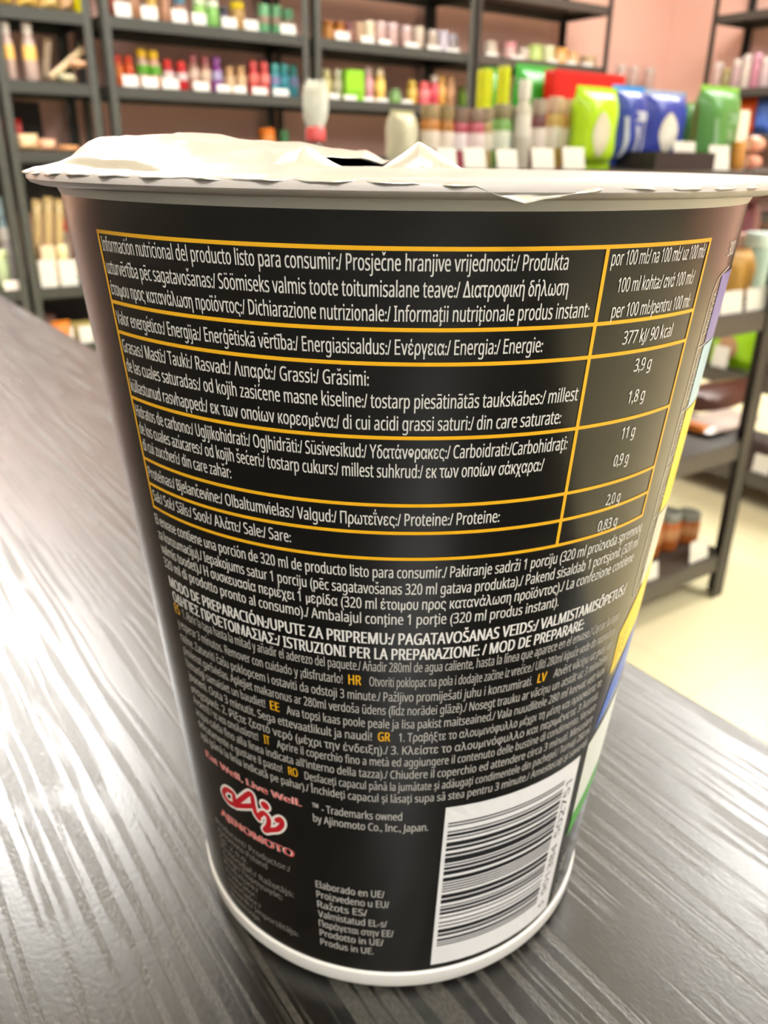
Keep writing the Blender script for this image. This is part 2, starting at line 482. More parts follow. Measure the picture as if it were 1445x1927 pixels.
class Print:
    """collects letters, bars and lines laid on the cone"""
    def __init__(s): s.m = MB()
    def line(s, txt, az0, az1, z, cap, weight=.016, lift=0.0):
        txt = txt.strip()
        p, fs = glyphs(txt, weight)
        x0, x1 = p[:, 0].min(), p[:, 0].max()
        k = cap / .714
        s.m.add([pt(az0 + (x - x0) / (x1 - x0) * (az1 - az0), z + y * k, lift) for x, y in p], fs)
        return s
    def up(s, txt, az, z0, z1, cap, weight=.012, lift=0.0):
        """text turned to read upwards, between heights z0 and z1; cap is the letter height around the cup (deg)"""
        p, fs = glyphs(txt, weight)
        x0, x1 = p[:, 0].min(), p[:, 0].max()
        s.m.add([pt(az - y / .714 * cap, z0 + (x - x0) / (x1 - x0) * (z1 - z0), lift) for x, y in p], fs)
        return s
    def patch(s, az0, az1, z0, z1, lift=0.0, n=None):
        n = n or max(1, int(abs(az1 - az0) / 1.5)); m = max(1, int(abs(z1 - z0) / .004))
        s.m.grid(lambda u, v: pt(az0 + (az1 - az0) * u, z0 + (z1 - z0) * v, lift), n, m); return s
    def seg(s, a, b, w, lift=0.0):
        """straight stroke between two (az, z) points, w metres wide"""
        (a0, z0), (a1, z1) = a, b
        n = max(1, int(abs(a1 - a0) / 1.2), int(abs(z1 - z0) / .004))
        c = R(1) * .041
        dx, dz = (a1 - a0) * c, z1 - z0; L = math.hypot(dx, dz) or 1
        nx, nz = -dz / L * w / 2 / c, dx / L * w / 2
        s.m.grid(lambda u, v: pt(a0 + (a1 - a0) * u + nx * (2 * v - 1), z0 + dz * u + nz * (2 * v - 1), lift), n, 1); return s
    def stroke(s, pts, w, lift=0.0):
        P = []
        for i in range(len(pts) - 1):                        # Catmull-Rom through the points
            p0 = pts[max(i - 1, 0)]; p1 = pts[i]; p2 = pts[i + 1]; p3 = pts[min(i + 2, len(pts) - 1)]
            for k in range(6):
                u = k / 6
                P.append(tuple(.5 * ((2 * p1[q]) + (-p0[q] + p2[q]) * u + (2 * p0[q] - 5 * p1[q] + 4 * p2[q] - p3[q]) * u * u + (-p0[q] + 3 * p1[q] - 3 * p2[q] + p3[q]) * u ** 3) for q in (0, 1)))
        P.append(pts[-1])
        for a, b in zip(P, P[1:]): s.seg(a, b, w, lift)
        for a in P: s.dot(a, w / 2, lift)
        return s
    def dot(s, c, r, lift=0.0):
        k = R(1) * .041
        s.m.add([pt(c[0] + r / k * math.cos(q * PI / 5), c[1] + r * math.sin(q * PI / 5), lift) for q in range(10)], [tuple(range(10))]); return s
    def poly(s, pts, lift=0.0):
        n = 10; L = len(pts)
        c = (sum(p[0] for p in pts) / L, sum(p[1] for p in pts) / L)
        vs, fs = [pt(*c, lift)], []
        out = []
        for i in range(L):
            a, b = pts[i], pts[(i + 1) % L]
            out += [(a[0] + (b[0] - a[0]) * k / n, a[1] + (b[1] - a[1]) * k / n) for k in range(n)]
        M = len(out); rings = 6
        for q in range(1, rings + 1):
            vs += [pt(c[0] + (p[0] - c[0]) * q / rings, c[1] + (p[1] - c[1]) * q / rings, lift) for p in out]
        for i in range(M):
            k = (i + 1) % M
            fs.append((0, 1 + i, 1 + k))
            for q in range(rings - 1): fs.append((1 + q * M + i, 1 + (q + 1) * M + i, 1 + (q + 1) * M + k, 1 + q * M + k))
        s.m.add(vs, fs); return s
    def done(s, name, m, label=None):
        o = s.m.build(name, m, SL, smooth=False)
        if label: o['label'] = label
        return o
INK = mat('d9d6d2', rough=.38, var=.0)
INKD = mat('b9b5b1', rough=.4, var=.0)
YEL = mat('efb21c', rough=.38, var=.0)
A0, AC, A1 = -173.9, -100.05, -78.7
# yellow ruling
ZL = [.1129, .1054, .1020, .0942, .0864, .0830, .0797]
g = Print()
for z in ZL: g.seg((A0, z), (A1, z), .00040)
for a in (A0, AC, A1): g.seg((a, ZL[0] + .0002), (a, ZL[-1] - .0002), .00040, .00001)
g.done('table_ruling', YEL, 'yellow ruled lines of the nutrition table')
T0 = -173.3
rows = [('Información nutricional del producto listo para consumir:/ Prosječne hranjive vrijednosti:/ Produkta', T0, -105.6, .11090),
        ('uzturvērtība pēc sagatavošanas:/ Söömiseks valmis toote toitumisalane teave:/ Διατροφική δήλωση', T0, -105.1, .10850),
        ('έτοιμου προς κατανάλωση προϊόντος:/ Dichiarazione nutrizionale:/ Informaţii nutriţionale produs instant:', T0, -101.4, .10620),
        ('Valor energético:/ Energija:/ Enerģētiskā vērtība:/ Energiasisaldus:/ Ενέργεια:/ Energia:/ Energie:', T0, -107.6, .10295),
        ('Grasas:/ Masti:/ Tauki:/ Rasvad:/ Λιπαρά:/ Grassi:/ Grăsimi:', T0, -130.4, .09972),
        ('de las cuales saturadas:/ od kojih zasićene masne kiseline:/ tostarp piesātinātās taukskābes:/ millest', T0, -100.9, .09742),
        ('küllastunud rasvhapped:/ εκ των οποίων κορεσμένα:/ di cui acidi grassi saturi:/ din care saturate:', T0, -103.1, .09503),
        ('Hidratos de carbono:/ Ugljikohidrati:/ Ogļhidrāti:/ Süsivesikud:/ Υδατάνθρακες:/ Carboidrati:/Carbohidraţi:', T0, -101.3, .09190),
        ('de los cuales azúcares:/ od kojih šećeri:/ tostarp cukurs:/ millest suhkrud:/ εκ των οποίων σάκχαρα:/', T0, -104.8, .08970),
        ('di cui zuccheri:/ din care zahăr:', T0, -152.2, .08755),
        ('Proteínas:/ Bjelančevine:/ Olbaltumvielas:/ Valgud:/ Πρωτεΐνες:/ Proteine:/ Proteine:', T0, -110.9, .08395),
        ('Sal:/ Sol:/ Sāls:/ Sool:/ Αλάτι:/ Sale:/ Sare:', T0, -142.8, .08074)]
g = Print()
for t_, a, b, z in rows: g.line(t_, a, b, z, .00150)
g.done('nutrition_names', INK)
g = Print()
for t_, a, b, z in [('por 100 ml:/ na 100 ml:/ uz 100 ml:/', -99.2, -79.5, .1112), ('100 ml kohta:/ ανά 100 ml:/', -97.4, -81.1, .10855), ('per 100 ml:/pentru 100 ml:', -97.6, -80.6, .1060),
                    ('377 kJ/ 90 kcal', -94.6, -83.8, .10304), ('3,9 g', -91.1, -87.3, .0998), ('1,8 g', -91.0, -87.2, .0962), ('11 g', -90.7, -87.6, .0919),
                    ('0,9 g', -91.2, -87.7, .0886), ('2,0 g', -91.0, -87.6, .0836), ('0,83 g', -91.7, -86.9, .0802)]:
    g.line(t_, a, b, z - .0001, .00142)
g.done('nutrition_values', INK)
g = Print()
for t_, b, z in [('El envase contiene una porción de 320 ml de producto listo para consumir./ Pakiranje sadrži 1 porciju (320 ml proizvoda spremnog', -77.6, .0772),
                 ('za konzumaciju)./ Iepakojums satur 1 porciju (pēc sagatavošanas 320 ml gatava produkta)./ Pakend sisaldab 1 portsjonit (320 ml', -77.6, .0750),
                 ('valmis toodet)./ Η συσκευασία περιέχει 1 μερίδα (320 ml έτοιμου προς κατανάλωση προϊόντος)./ La confezione contiene', -78.0, .0729),
                 ('320 ml di prodotto pronto al consumo)./ Ambalajul conţine 1 porţie (320 ml produs instant).', -97.4, .0708)]:
    g.line(t_, -174.4, b, z, .00146)
g.done('serving_text', INK)
g = Print()
g.line('MODO DE PREPARACIÓN:/UPUTE ZA PRIPREMU:/ PAGATAVOŠANAS VEIDS:/ VALMISTAMISÕPETUS:/', -173.8, -77.8, .0679, .00165, .034)
g.line('ΟΔΗΓΙΕΣ ΠΡΟΕΤΟΙΜΑΣΙΑΣ:/ ISTRUZIONI PER LA PREPARAZIONE: / MOD DE PREPARARE:', -173.6, -89.9, .06565, .00165, .034)
g.done('preparation_heading', mat('ebe8e6', rough=.38, var=.0))
g, gy = Print(), Print()
inst = [(.0638, [('ES', -173.9, -172.0, 1), ('1. Abrir la tapa hasta la mitad y añadir el aderezo del paquete./ Añadir 280ml de agua caliente, hasta la línea que aparece en el envase./ Cerrar la tapa', -171.0, -78.2, 0)]),
        (.0615, [('y esperar 3 minutos. Remover con cuidado y ¡disfrutarlo!', -173.8, -135.3, 0), ('HR', -134.3, -132.0, 1), ('Otvoriti poklopac na pola i dodajte začine iz vrećice./ Uliti 280ml kipuće vode do naznačene', -130.6, -78.2, 0)]),
        (.0592, [('razine. Zatvoriti čašu poklopcem i ostaviti da odstoji 3 minute./ Pažljivo promiješati juhu i konzumirati.', -173.8, -100.2, 0), ('LV', -99.0, -97.0, 1), ('Atvērt vāciņu uz pusi un', -95.3, -78.2, 0)]),
        (.0570, [('pievienot garšvielas. Aplejiet makaronus ar 280ml verdoša ūdens (līdz norādei glāzē)./ Nosegt trauku ar vāciņu un atstāt uz 3 minūtēm.', -173.8, -78.2, 0)]),
        (.0548, [('Uzmanīgi samaisiet un baudiet!', -173.8, -151.2, 0), ('EE', -150.1, -148.1, 1), ('Ava topsi kaas poole peale ja lisa pakist maitseained./ Vala nuudlitele 280 ml keevat vett kuni', -146.6, -78.2, 0)]),
        (.0526, [('jooneni. Oota 3 minutit. Sega ettevaatlikult ja naudi!', -173.8, -130.2, 0), ('GR', -129.1, -126.8, 1), ('1. Τραβήξτε το αλουμινόφυλλο μέχρι τη μέση και προσθέστε τα', -125.2, -78.2, 0)]),
        (.0504, [('μπαχαρικά. 2. Ρίξτε ζεστό νερό (μέχρι την ένδειξη)./ 3. Κλείστε το αλουμινόφυλλο και περιμένετε 3 λεπτά.', -173.8, -78.2, 0)]),
        (.0483, [('Ανακατέψτε και απολαύστε!', -173.8, -154.0, 0), ('IT', -152.6, -151.2, 1), ('Aprire il coperchio fino a metà ed aggiungere il contenuto delle bustine di condimento. Versare', -149.6, -78.2, 0)]),
        (.0461, [('acqua calda fino alla linea indicata all\'interno della tazza)./ Chiudere il coperchio ed attendere circa 3 minuti. Mescolare', -173.8, -78.2, 0)]),
        (.0439, [('delicatamente e gustare il pasto!', -173.8, -149.0, 0), ('RO', -147.6, -145.5, 1), ('Desfaceţi capacul până la jumătate şi adăugaţi condimentele din pacheţel./ Turnaţi 280 ml', -144.0, -78.2, 0)]),
        (.0417, [('apă (până la linia indicată pe pahar)./ Închideţi capacul şi lăsaţi supa să stea pentru 3 minute./ Amestecaţi şi savuraţi', -173.8, -78.2, 0)])]
for z, parts in inst:
    for t_, a, b, yl in parts:
        if yl: gy.line(t_, a, b, z, .00150, .03)
        else: g.line(t_, a, b, z, .00142, .012)
g.done('instruction_text', INKD)
gy.done('country_codes', YEL, 'yellow country codes between the instructions')
# maker's slogan, script mark and name
WHT = mat('efc4be', rough=.4, var=.0); RED = mat('c31825', rough=.38, var=.0); PWH = mat('f1e6e2', rough=.38, var=.0)
Print().line('Eat Well, Live Well.', -173.2, -145.2, .0384, .00125, .055).done('slogan_outline', WHT)
Print().line('Eat Well, Live Well.', -173.2, -145.2, .0384, .00125, .0, .00003).done('slogan', mat('d24a4e', rough=.4, var=.0), 'red slogan')
Astk = [(-163.4, .0326), (-166.7, .0320), (-168.3, .0330), (-166.8, .0345), (-164.4, .0346), (-164.4, .0328), (-161.8, .0346), (-159.2, .0366), (-158.2, .0368), (-158.1, .0351), (-157.8, .0333), (-157.0, .0325)]
bar = [(-164.6, .0322), (-161.3, .0334), (-158.3, .0346)]
jst = [(-156.9, .0331), (-155.4, .0342), (-154.2, .0335), (-154.6, .0319), (-155.8, .0305), (-154.1, .0312), (-152.1, .0320), (-150.7, .0334), (-150.8, .0344), (-152.0, .0338)]
lo, li = Print(), Print()
for stx in (Astk, bar, jst):
    lo.stroke(stx, .00175); li.stroke(stx, .00092, .00003)
lo.dot((-154.7, .0359), .00120); li.dot((-154.7, .0359), .00082, .00003)
lo.done('script_mark_outline', PWH); li.done('script_mark', RED, 'red script mark')
Print().line('AJINOMOTO', -171.6, -148.3, .0272, .00150, .065).done('maker_name_outline', WHT)
Print().line('AJINOMOTO', -171.6, -148.3, .0272, .00150, .01, .00003).done('maker_name', mat('d24a4e', rough=.4, var=.0), 'red maker name')
g = Print()
g.line('™ - Trademarks owned', -142.9, -124.1, .0383, .00145); g.line('by Ajinomoto Co., Inc., Japan.', -142.9, -118.6, .0361, .00145)
g.done('trademark_text', INKD)
g = Print()
for k, (t_, b) in enumerate([('Elaborado en UE/', -127.5), ('Proizvedeno u EU/', -126.4), ('Ražots ES/', -131.5), ('Valmistatud EL-s/', -126.8), ('Παράγεται στην ΕΕ/', -125.2), ('Prodotto in UE/', -127.6), ('Produs in UE.', -130.0)]):
    g.line(t_, -143.6, b, .0222 - .00222 * k, .00150)
g.done('origin_text', INKD)
g = Print()
for k, (t_, b) in enumerate([('Producent/ Productor:/', -152), ('Ajinomoto Poland', -158), ('Sp. z o.o.', -158), ('Proizvođač:/ Ražotājs:', -151), ('Tootja:/ Παραγωγός:', -151), ('Produttore:/', -158), ('Producător:', -150), ('Importador:/', -157), ('Uvoznik:/ Importētājs:', -151), ('Maaletooja:', -148)]):
    g.line(t_, -175.2, -175.2 + 1.15 * len(t_), .0236 - .00186 * k, .00128, .006)
g.done('address_text', mat('8d8783', rough=.4, var=.0))
# bar code, its bars lying around the cup
Print().poly([(-115.5, .0058), (-77.6, .0058), (-79.6, .0402), (-115.2, .0402)]).done('barcode_panel', mat('ecebee', rough=.38, var=.0), 'white bar code panel')
Lc = ['0001101', '0011001', '0010011', '0111101', '0100011', '0110001', '0101111', '0111011', '0110111', '0001011']
Gc = [''.join('1' if c == '0' else '0' for c in q)[::-1] for q in Lc]
Rc = [''.join('1' if c == '0' else '0' for c in q) for q in Lc]
code = '5901384502751'; par = 'LGGLLG'
bits = '101' + ''.join((Lc if p == 'L' else Gc)[int(c)] for c, p in zip(code[1:7], par)) + '01010' + ''.join(Rc[int(c)] for c in code[7:]) + '101'
g = Print(); i = 0
mod = (.0372 - .0103) / len(bits)
while i < len(bits):
    if bits[i] == '1':
        j = i
        while j < len(bits) and bits[j] == '1': j += 1
        g.patch(-114.4, -84.2, .0372 - mod * j, .0372 - mod * i, .00003, 20); i = j
    else: i += 1
g.done('barcode_bars', mat('15161c', rough=.4, var=.0), 'black bars')
Print().up('5', -80.4, .0082, .0092, 2.2, .0, .00003).up('901384', -80.6, .0112, .0226, 2.2, .0, .00003).up('502751', -81.0, .0245, .0362, 2.2, .0, .00003).done('barcode_digits', mat('15161c', rough=.4, var=.0), 'black digits along the bar code')
# sorting strip at the right edge
ZS_ = [.1085, .1002, .0922, .0847, .0776, .0660]
g = Print()
g.stroke([(-65, .1092), (-69.5, .1086), (-71.6, .1074), (-72.2, .1040), (-72.4, .09), (-72.9, .075), (-72.9, .0672), (-71.5, .0655), (-70.0, .0672), (-69.4, .0690)], .00022)
for z in ZS_[1:5]: g.seg((-72.5, z), (-66, z + .0004), .00020)
g.done('strip_outline', INKD)
for nm, z0, z1, hexc, a0 in (('purple_strip', .1004, .1086, '6f6db8', -69.0), ('pale_blue_strip', .0922, .1002, 'a8cfe0', -69.0), ('yellow_strip', .0776, .0920, 'f2dc2c', -69.2), ('cream_strip', .0665, .0774, 'd8d2c0', -69.4)):
    Print().patch(a0, -50, z0, z1).done(nm, mat(hexc, rough=.38, var=.0), nm.replace('_', ' '))
g = Print()
for t_, z0, z1 in (('ETICHETTA', .1018, .1068), ('COPERCHIO', .0936, .0992), ('BUSTINE', .0862, .0912), ('TAZZA', .0790, .0820), ('INVOLUCRO', .0696, .0757)):
    g.up(t_, -69.7, z0, z1, 1.3, .012)
g.line('300', -69.2, -65.0, .1106, .0016, .01)
g.done('strip_words', INK)
# badges below the strip
Print().poly([(-74.6, .0531), (-66, .0572), (-55, .0600), (-55, .0720), (-66, .0675), (-74.9, .0605)]).done('yellow_badge', mat('f2d01a', rough=.38, var=.0), 'yellow badge')
Print().up('RECICLA', -73.0, .0548, .0596, .9, .0, .00003).up('PAPEL', -71.0, .0560, .0610, .9, .0, .00003).done('badge_words', mat('5a4a10', rough=.4, var=.0))
Print().poly([(-75.2, .0432), (-68, .0470), (-55, .0500), (-55, .0600), (-66, .0566), (-71.5, .0510)]).done('blue_badge', mat('2f62c8', rough=.38, var=.0), 'blue badge')
Print().poly([(-75.5, .0250), (-60, .0280), (-50, .0300), (-50, .0470), (-66, .0450), (-76.6, .0410)]).done('white_badge', mat('dfe4dc', rough=.38, var=.0), 'white badge')
Print().poly([(-75.9, .0216), (-66, .0262), (-50, .0300), (-50, .0330), (-66, .0310), (-75.6, .0262)], .00003).done('green_badge_band', mat('4aa23a', rough=.38, var=.0), 'green band on the white badge')
Print().up('mín.', -72.6, .0128, .0168, 2.5, .0).up('máx.', -72.6, .0060, .0100, 2.5, .0).done('side_words', INKD)
bpy.data.objects.remove(fob)
ITEMS = [
 ('jar', 'jar', 1.317, 3.89, 1.458, 0.05, 0.05, 0.112, 0, ('b8584e', '8c4038'), 'red jar at the left end of the upper left rack shelf', 'goods on the upper left rack shelf', 'jar'),
 ('jar', 'jar', 1.401, 3.89, 1.458, 0.069, 0.069, 0.113, 0, ('a87858', 'c8a070'), 'light brown jar second from left on the upper left rack shelf', 'goods on the upper left rack shelf', 'jar'),
 ('jar', 'jar', 1.487, 3.89, 1.458, 0.051, 0.051, 0.114, 0, ('d0a860', 'e0c040'), 'tan jar with yellow lid on the upper left rack shelf', 'goods on the upper left rack shelf', 'jar'),
 ('jar', 'jar', 1.548, 3.89, 1.458, 0.052, 0.052, 0.108, 0, ('b48468', 'c09078'), 'reddish brown jar on the upper left rack shelf', 'goods on the upper left rack shelf', 'jar'),
 ('jar', 'jar', 1.615, 3.89, 1.458, 0.057, 0.057, 0.11, 0, ('a88070', '4f7f9a'), 'jar with blue lid on the upper left rack shelf', 'goods on the upper left rack shelf', 'jar'),
 ('jar', 'jar', 1.71, 3.89, 1.458, 0.058, 0.058, 0.12, 0, ('9ccf70', 'e0f0c8'), 'pale green jar with white lid, left of two, on the upper left rack shelf', 'goods on the upper left rack shelf', 'jar'),
 ('jar', 'jar', 1.775, 3.89, 1.458, 0.058, 0.058, 0.116, 0, ('8cc468', 'e8f4dc'), 'pale green jar with white lid, right of two, on the upper left rack shelf', 'goods on the upper left rack shelf', 'jar'),
 ('jar', 'jar', 1.83, 3.89, 1.458, 0.044, 0.044, 0.098, 0, ('4a4a60', '30303c'), 'dark navy jar on the upper left rack shelf', 'goods on the upper left rack shelf', 'jar'),
 ('jar', 'jar', 1.898, 3.89, 1.458, 0.069, 0.069, 0.122, 0, ('b08a50', 'e8cc20'), 'amber jar with bright yellow lid on the upper left rack shelf', 'goods on the upper left rack shelf', 'jar'),
 ('can', 'can', 2.037, 3.89, 1.458, 0.056, 0.056, 0.126, 0, ('6fae7c', '86c896'), 'first of three green tins at the right end of the upper left rack shelf', 'goods on the upper left rack shelf', 'tin'),
 ('can', 'can', 2.106, 3.89, 1.458, 0.056, 0.056, 0.129, 0, ('6aa878', '80c090'), 'middle of three green tins at the right end of the upper left rack shelf', 'goods on the upper left rack shelf', 'tin'),
 ('can', 'can', 2.169, 3.89, 1.458, 0.051, 0.051, 0.121, 0, ('5fa074', '6cb488'), 'last of three green tins at the right end of the upper left rack shelf', 'goods on the upper left rack shelf', 'tin'),
 ('price_tag', 'price_tag', 1.315, 3.77, 1.458, 0.068, 0.012, 0.054, 0, ('d3d1cb',), 'white price tag, first from left along the upper left rack shelf', 'price tags on the left wall rack, upper shelf', 'price tag'),
 ('price_tag', 'price_tag', 1.429, 3.77, 1.458, 0.07, 0.012, 0.05, 0, ('d3d1cb',), 'white price tag, second from left along the upper left rack shelf', 'price tags on the left wall rack, upper shelf', 'price tag'),
 ('price_tag', 'price_tag', 1.565, 3.77, 1.458, 0.069, 0.012, 0.051, 0, ('d3d1cb',), 'white price tag, third from left along the upper left rack shelf', 'price tags on the left wall rack, upper shelf', 'price tag'),
 ('price_tag', 'price_tag', 1.656, 3.77, 1.458, 0.066, 0.012, 0.046, 0, ('d3d1cb',), 'white price tag, fourth from left along the upper left rack shelf', 'price tags on the left wall rack, upper shelf', 'price tag'),
 ('price_tag', 'price_tag', 1.801, 3.77, 1.458, 0.074, 0.012, 0.042, 0, ('d3d1cb',), 'white price tag, fifth from left along the upper left rack shelf', 'price tags on the left wall rack, upper shelf', 'price tag'),
 ('price_tag', 'price_tag', 1.91, 3.77, 1.458, 0.071, 0.012, 0.042, 0, ('d3d1cb',), 'white price tag, sixth from left along the upper left rack shelf', 'price tags on the left wall rack, upper shelf', 'price tag'),
 ('price_tag', 'price_tag', 2.101, 3.77, 1.458, 0.08, 0.012, 0.041, 0, ('d3d1cb',), 'white price tag, seventh from left along the upper left rack shelf', 'price tags on the left wall rack, upper shelf', 'price tag'),
 ('bottle', 'bottle', 1.305, 3.88, 1.198, 0.041, 0.041, 0.127, 0, ('e0641c', 'd83018', 'e88030'), 'orange bottle at the left end of the second left rack shelf', 'bottles on the second left rack shelf', 'bottle'),
 ('bottle', 'bottle', 1.352, 3.88, 1.198, 0.046, 0.046, 0.126, 0, ('e86020', 'e04818', 'd85020'), 'dark capped orange bottle beside the yellow capped pair', 'bottles on the second left rack shelf', 'bottle'),
 ('bottle', 'bottle', 1.414, 3.88, 1.198, 0.056, 0.056, 0.158, 0, ('d8b8a8', 'f0c410', '60a830'), 'left bottle of the yellow capped pair on the second left rack shelf', 'bottles on the second left rack shelf', 'bottle'),
 ('bottle', 'bottle', 1.469, 3.88, 1.198, 0.057, 0.057, 0.155, 0, ('dcb09c', 'f0c410', '60a830'), 'right bottle of the yellow capped pair on the second left rack shelf', 'bottles on the second left rack shelf', 'bottle'),
 ('bottle', 'bottle', 1.532, 3.88, 1.198, 0.052, 0.052, 0.124, 0, ('c83848', 'e83830', 'e8d8d8'), 'left bottle of the red capped pair on the second left rack shelf', 'bottles on the second left rack shelf', 'bottle'),
 ('bottle', 'bottle', 1.597, 3.88, 1.198, 0.053, 0.053, 0.122, 0, ('d02830', 'f04040', 'e0d0d0'), 'right bottle of the red capped pair on the second left rack shelf', 'bottles on the second left rack shelf', 'bottle'),
 ('bottle', 'bottle', 1.657, 3.88, 1.198, 0.048, 0.048, 0.152, 0, ('b88878', 'a85860', 'e0c8b8'), 'left bottle of the dusty pink capped pair on the second left rack shelf', 'bottles on the second left rack shelf', 'bottle'),
 ('bottle', 'bottle', 1.714, 3.88, 1.198, 0.049, 0.049, 0.149, 0, ('bc8878', 'a85860', 'e4ccb4'), 'right bottle of the dusty pink capped pair on the second left rack shelf', 'bottles on the second left rack shelf', 'bottle'),
 ('bottle', 'bottle', 1.772, 3.88, 1.198, 0.049, 0.049, 0.151, 0, ('8a2e98', '9850a0', 'b8b0d8'), 'purple bottle on the second left rack shelf', 'bottles on the second left rack shelf', 'bottle'),
 ('bottle', 'bottle', 1.836, 3.88, 1.198, 0.05, 0.05, 0.116, 0, ('d0a878', 'dcb080', 'e0c098'), 'left short beige bottle on the second left rack shelf', 'bottles on the second left rack shelf', 'bottle'),
 ('bottle', 'bottle', 1.896, 3.88, 1.198, 0.05, 0.05, 0.12, 0, ('d4ac7c', 'dcb080', 'e0c098'), 'right short beige bottle on the second left rack shelf', 'bottles on the second left rack shelf', 'bottle'),
 ('bottle', 'bottle', 1.961, 3.88, 1.198, 0.05, 0.05, 0.149, 0, ('d03840', 'e86060', 'ec8078'), 'left coral red bottle on the second left rack shelf', 'bottles on the second left rack shelf', 'bottle'),
 ('bottle', 'bottle', 2.02, 3.88, 1.198, 0.051, 0.051, 0.15, 0, ('d44848', 'ea6464', 'f09088'), 'right coral red bottle on the second left rack shelf', 'bottles on the second left rack shelf', 'bottle'),
 ('bottle', 'bottle', 2.08, 3.88, 1.198, 0.051, 0.051, 0.145, 0, ('48a8b8', '60c0c0', '9090c0'), 'first of three turquoise bottles on the second left rack shelf', 'bottles on the second left rack shelf', 'bottle'),
 ('bottle', 'bottle', 2.133, 3.88, 1.198, 0.052, 0.052, 0.146, 0, ('40a8b8', '58bcc0', '50a8c0'), 'middle of three turquoise bottles on the second left rack shelf', 'bottles on the second left rack shelf', 'bottle'),
 ('bottle', 'bottle', 2.183, 3.88, 1.198, 0.047, 0.047, 0.145, 0, ('48a0b4', '58b8bc', '9098c8'), 'last of three turquoise bottles on the second left rack shelf', 'bottles on the second left rack shelf', 'bottle'),
 ('price_tag', 'price_tag', 1.317, 3.77, 1.198, 0.068, 0.012, 0.044, 0, ('d3d1cb',), 'white price tag, first from left along the second left rack shelf', 'price tags on the left wall rack, second shelf', 'price tag'),
 ('price_tag', 'price_tag', 1.405, 3.77, 1.198, 0.068, 0.012, 0.041, 0, ('d3d1cb',), 'white price tag, second from left along the second left rack shelf', 'price tags on the left wall rack, second shelf', 'price tag'),
 ('price_tag', 'price_tag', 1.499, 3.77, 1.198, 0.076, 0.012, 0.04, 0, ('d3d1cb',), 'white price tag, third from left along the second left rack shelf', 'price tags on the left wall rack, second shelf', 'price tag'),
 ('price_tag', 'price_tag', 1.645, 3.77, 1.198, 0.075, 0.012, 0.037, 0, ('d3d1cb',), 'white price tag, fourth from left along the second left rack shelf', 'price tags on the left wall rack, second shelf', 'price tag'),
 ('price_tag', 'price_tag', 1.754, 3.77, 1.198, 0.068, 0.012, 0.03, 0, ('d3d1cb',), 'white price tag, fifth from left along the second left rack shelf', 'price tags on the left wall rack, second shelf', 'price tag'),
 ('price_tag', 'price_tag', 1.835, 3.77, 1.198, 0.065, 0.012, 0.03, 0, ('d3d1cb',), 'white price tag, sixth from left along the second left rack shelf', 'price tags on the left wall rack, second shelf', 'price tag'),
 ('price_tag', 'price_tag', 1.94, 3.77, 1.198, 0.077, 0.012, 0.029, 0, ('d3d1cb',), 'white price tag, seventh from left along the second left rack shelf', 'price tags on the left wall rack, second shelf', 'price tag'),
 ('price_tag', 'price_tag', 2.052, 3.77, 1.198, 0.082, 0.012, 0.028, 0, ('d3d1cb',), 'white price tag, eighth from left along the second left rack shelf', 'price tags on the left wall rack, second shelf', 'price tag'),
 ('jar', 'jar', 2.026, 3.89, 0.938, 0.088, 0.088, 0.119, 0, ('d88030', 'f08020'), 'orange pumpkin coloured jar just above the foil on the third shelf of left wall rack', 'goods on the upper left rack shelf', 'jar'),
 ('jar', 'jar', 2.126, 3.89, 0.938, 0.052, 0.052, 0.112, 0, ('4a8a58', '5a9a68'), 'small green jar beside the orange one on the third shelf of left wall rack', 'goods on the upper left rack shelf', 'jar'),
 ('jar', 'jar', 2.392, 3.89, 1.458, 0.058, 0.058, 0.092, 0, ('b8782c', 'a86820'), 'first of two amber jars at the left end of the upper middle rack shelf', 'goods on the upper left rack shelf', 'jar'),
 ('jar', 'jar', 2.458, 3.89, 1.458, 0.059, 0.059, 0.093, 0, ('b87428', 'a06018'), 'second of two amber jars at the left end of the upper middle rack shelf', 'goods on the upper left rack shelf', 'jar'),
 ('jar', 'jar', 2.515, 3.89, 1.458, 0.065, 0.065, 0.091, 0, ('8a5a50', '7a4048'), 'dark maroon jar on the upper middle rack shelf', 'goods on the upper left rack shelf', 'jar'),
 ('jar', 'jar', 2.576, 3.89, 1.458, 0.06, 0.06, 0.099, 0, ('b89878', 'c8a888'), 'tan jar beside the maroon one on the upper middle rack shelf', 'goods on the upper left rack shelf', 'jar'),
 ('jar', 'jar', 2.638, 3.89, 1.458, 0.06, 0.06, 0.112, 0, ('d8ccb0', 'e8dcc0'), 'cream jar on the upper middle rack shelf', 'goods on the upper left rack shelf', 'jar'),
 ('jar', 'jar', 2.708, 3.89, 1.458, 0.066, 0.066, 0.115, 0, ('c8a8a0', 'dcc0c0'), 'first pinkish clear jar on the upper middle rack shelf', 'goods on the upper left rack shelf', 'jar'),
 ('jar', 'jar', 2.783, 3.89, 1.458, 0.067, 0.067, 0.115, 0, ('c4a4a0', 'dcc4c8'), 'second pinkish clear jar on the upper middle rack shelf', 'goods on the upper left rack shelf', 'jar'),
 ('jar', 'jar', 2.873, 3.89, 1.458, 0.067, 0.067, 0.11, 0, ('c0a098', 'd4c0c0'), 'grey pink jar near the middle of the upper middle rack shelf', 'goods on the upper left rack shelf', 'jar'),
 ('jar', 'jar', 2.957, 3.89, 1.458, 0.068, 0.068, 0.113, 0, ('c4b0a0', 'dcd0bc'), 'pale beige jar on the upper middle rack shelf', 'goods on the upper left rack shelf', 'jar'),
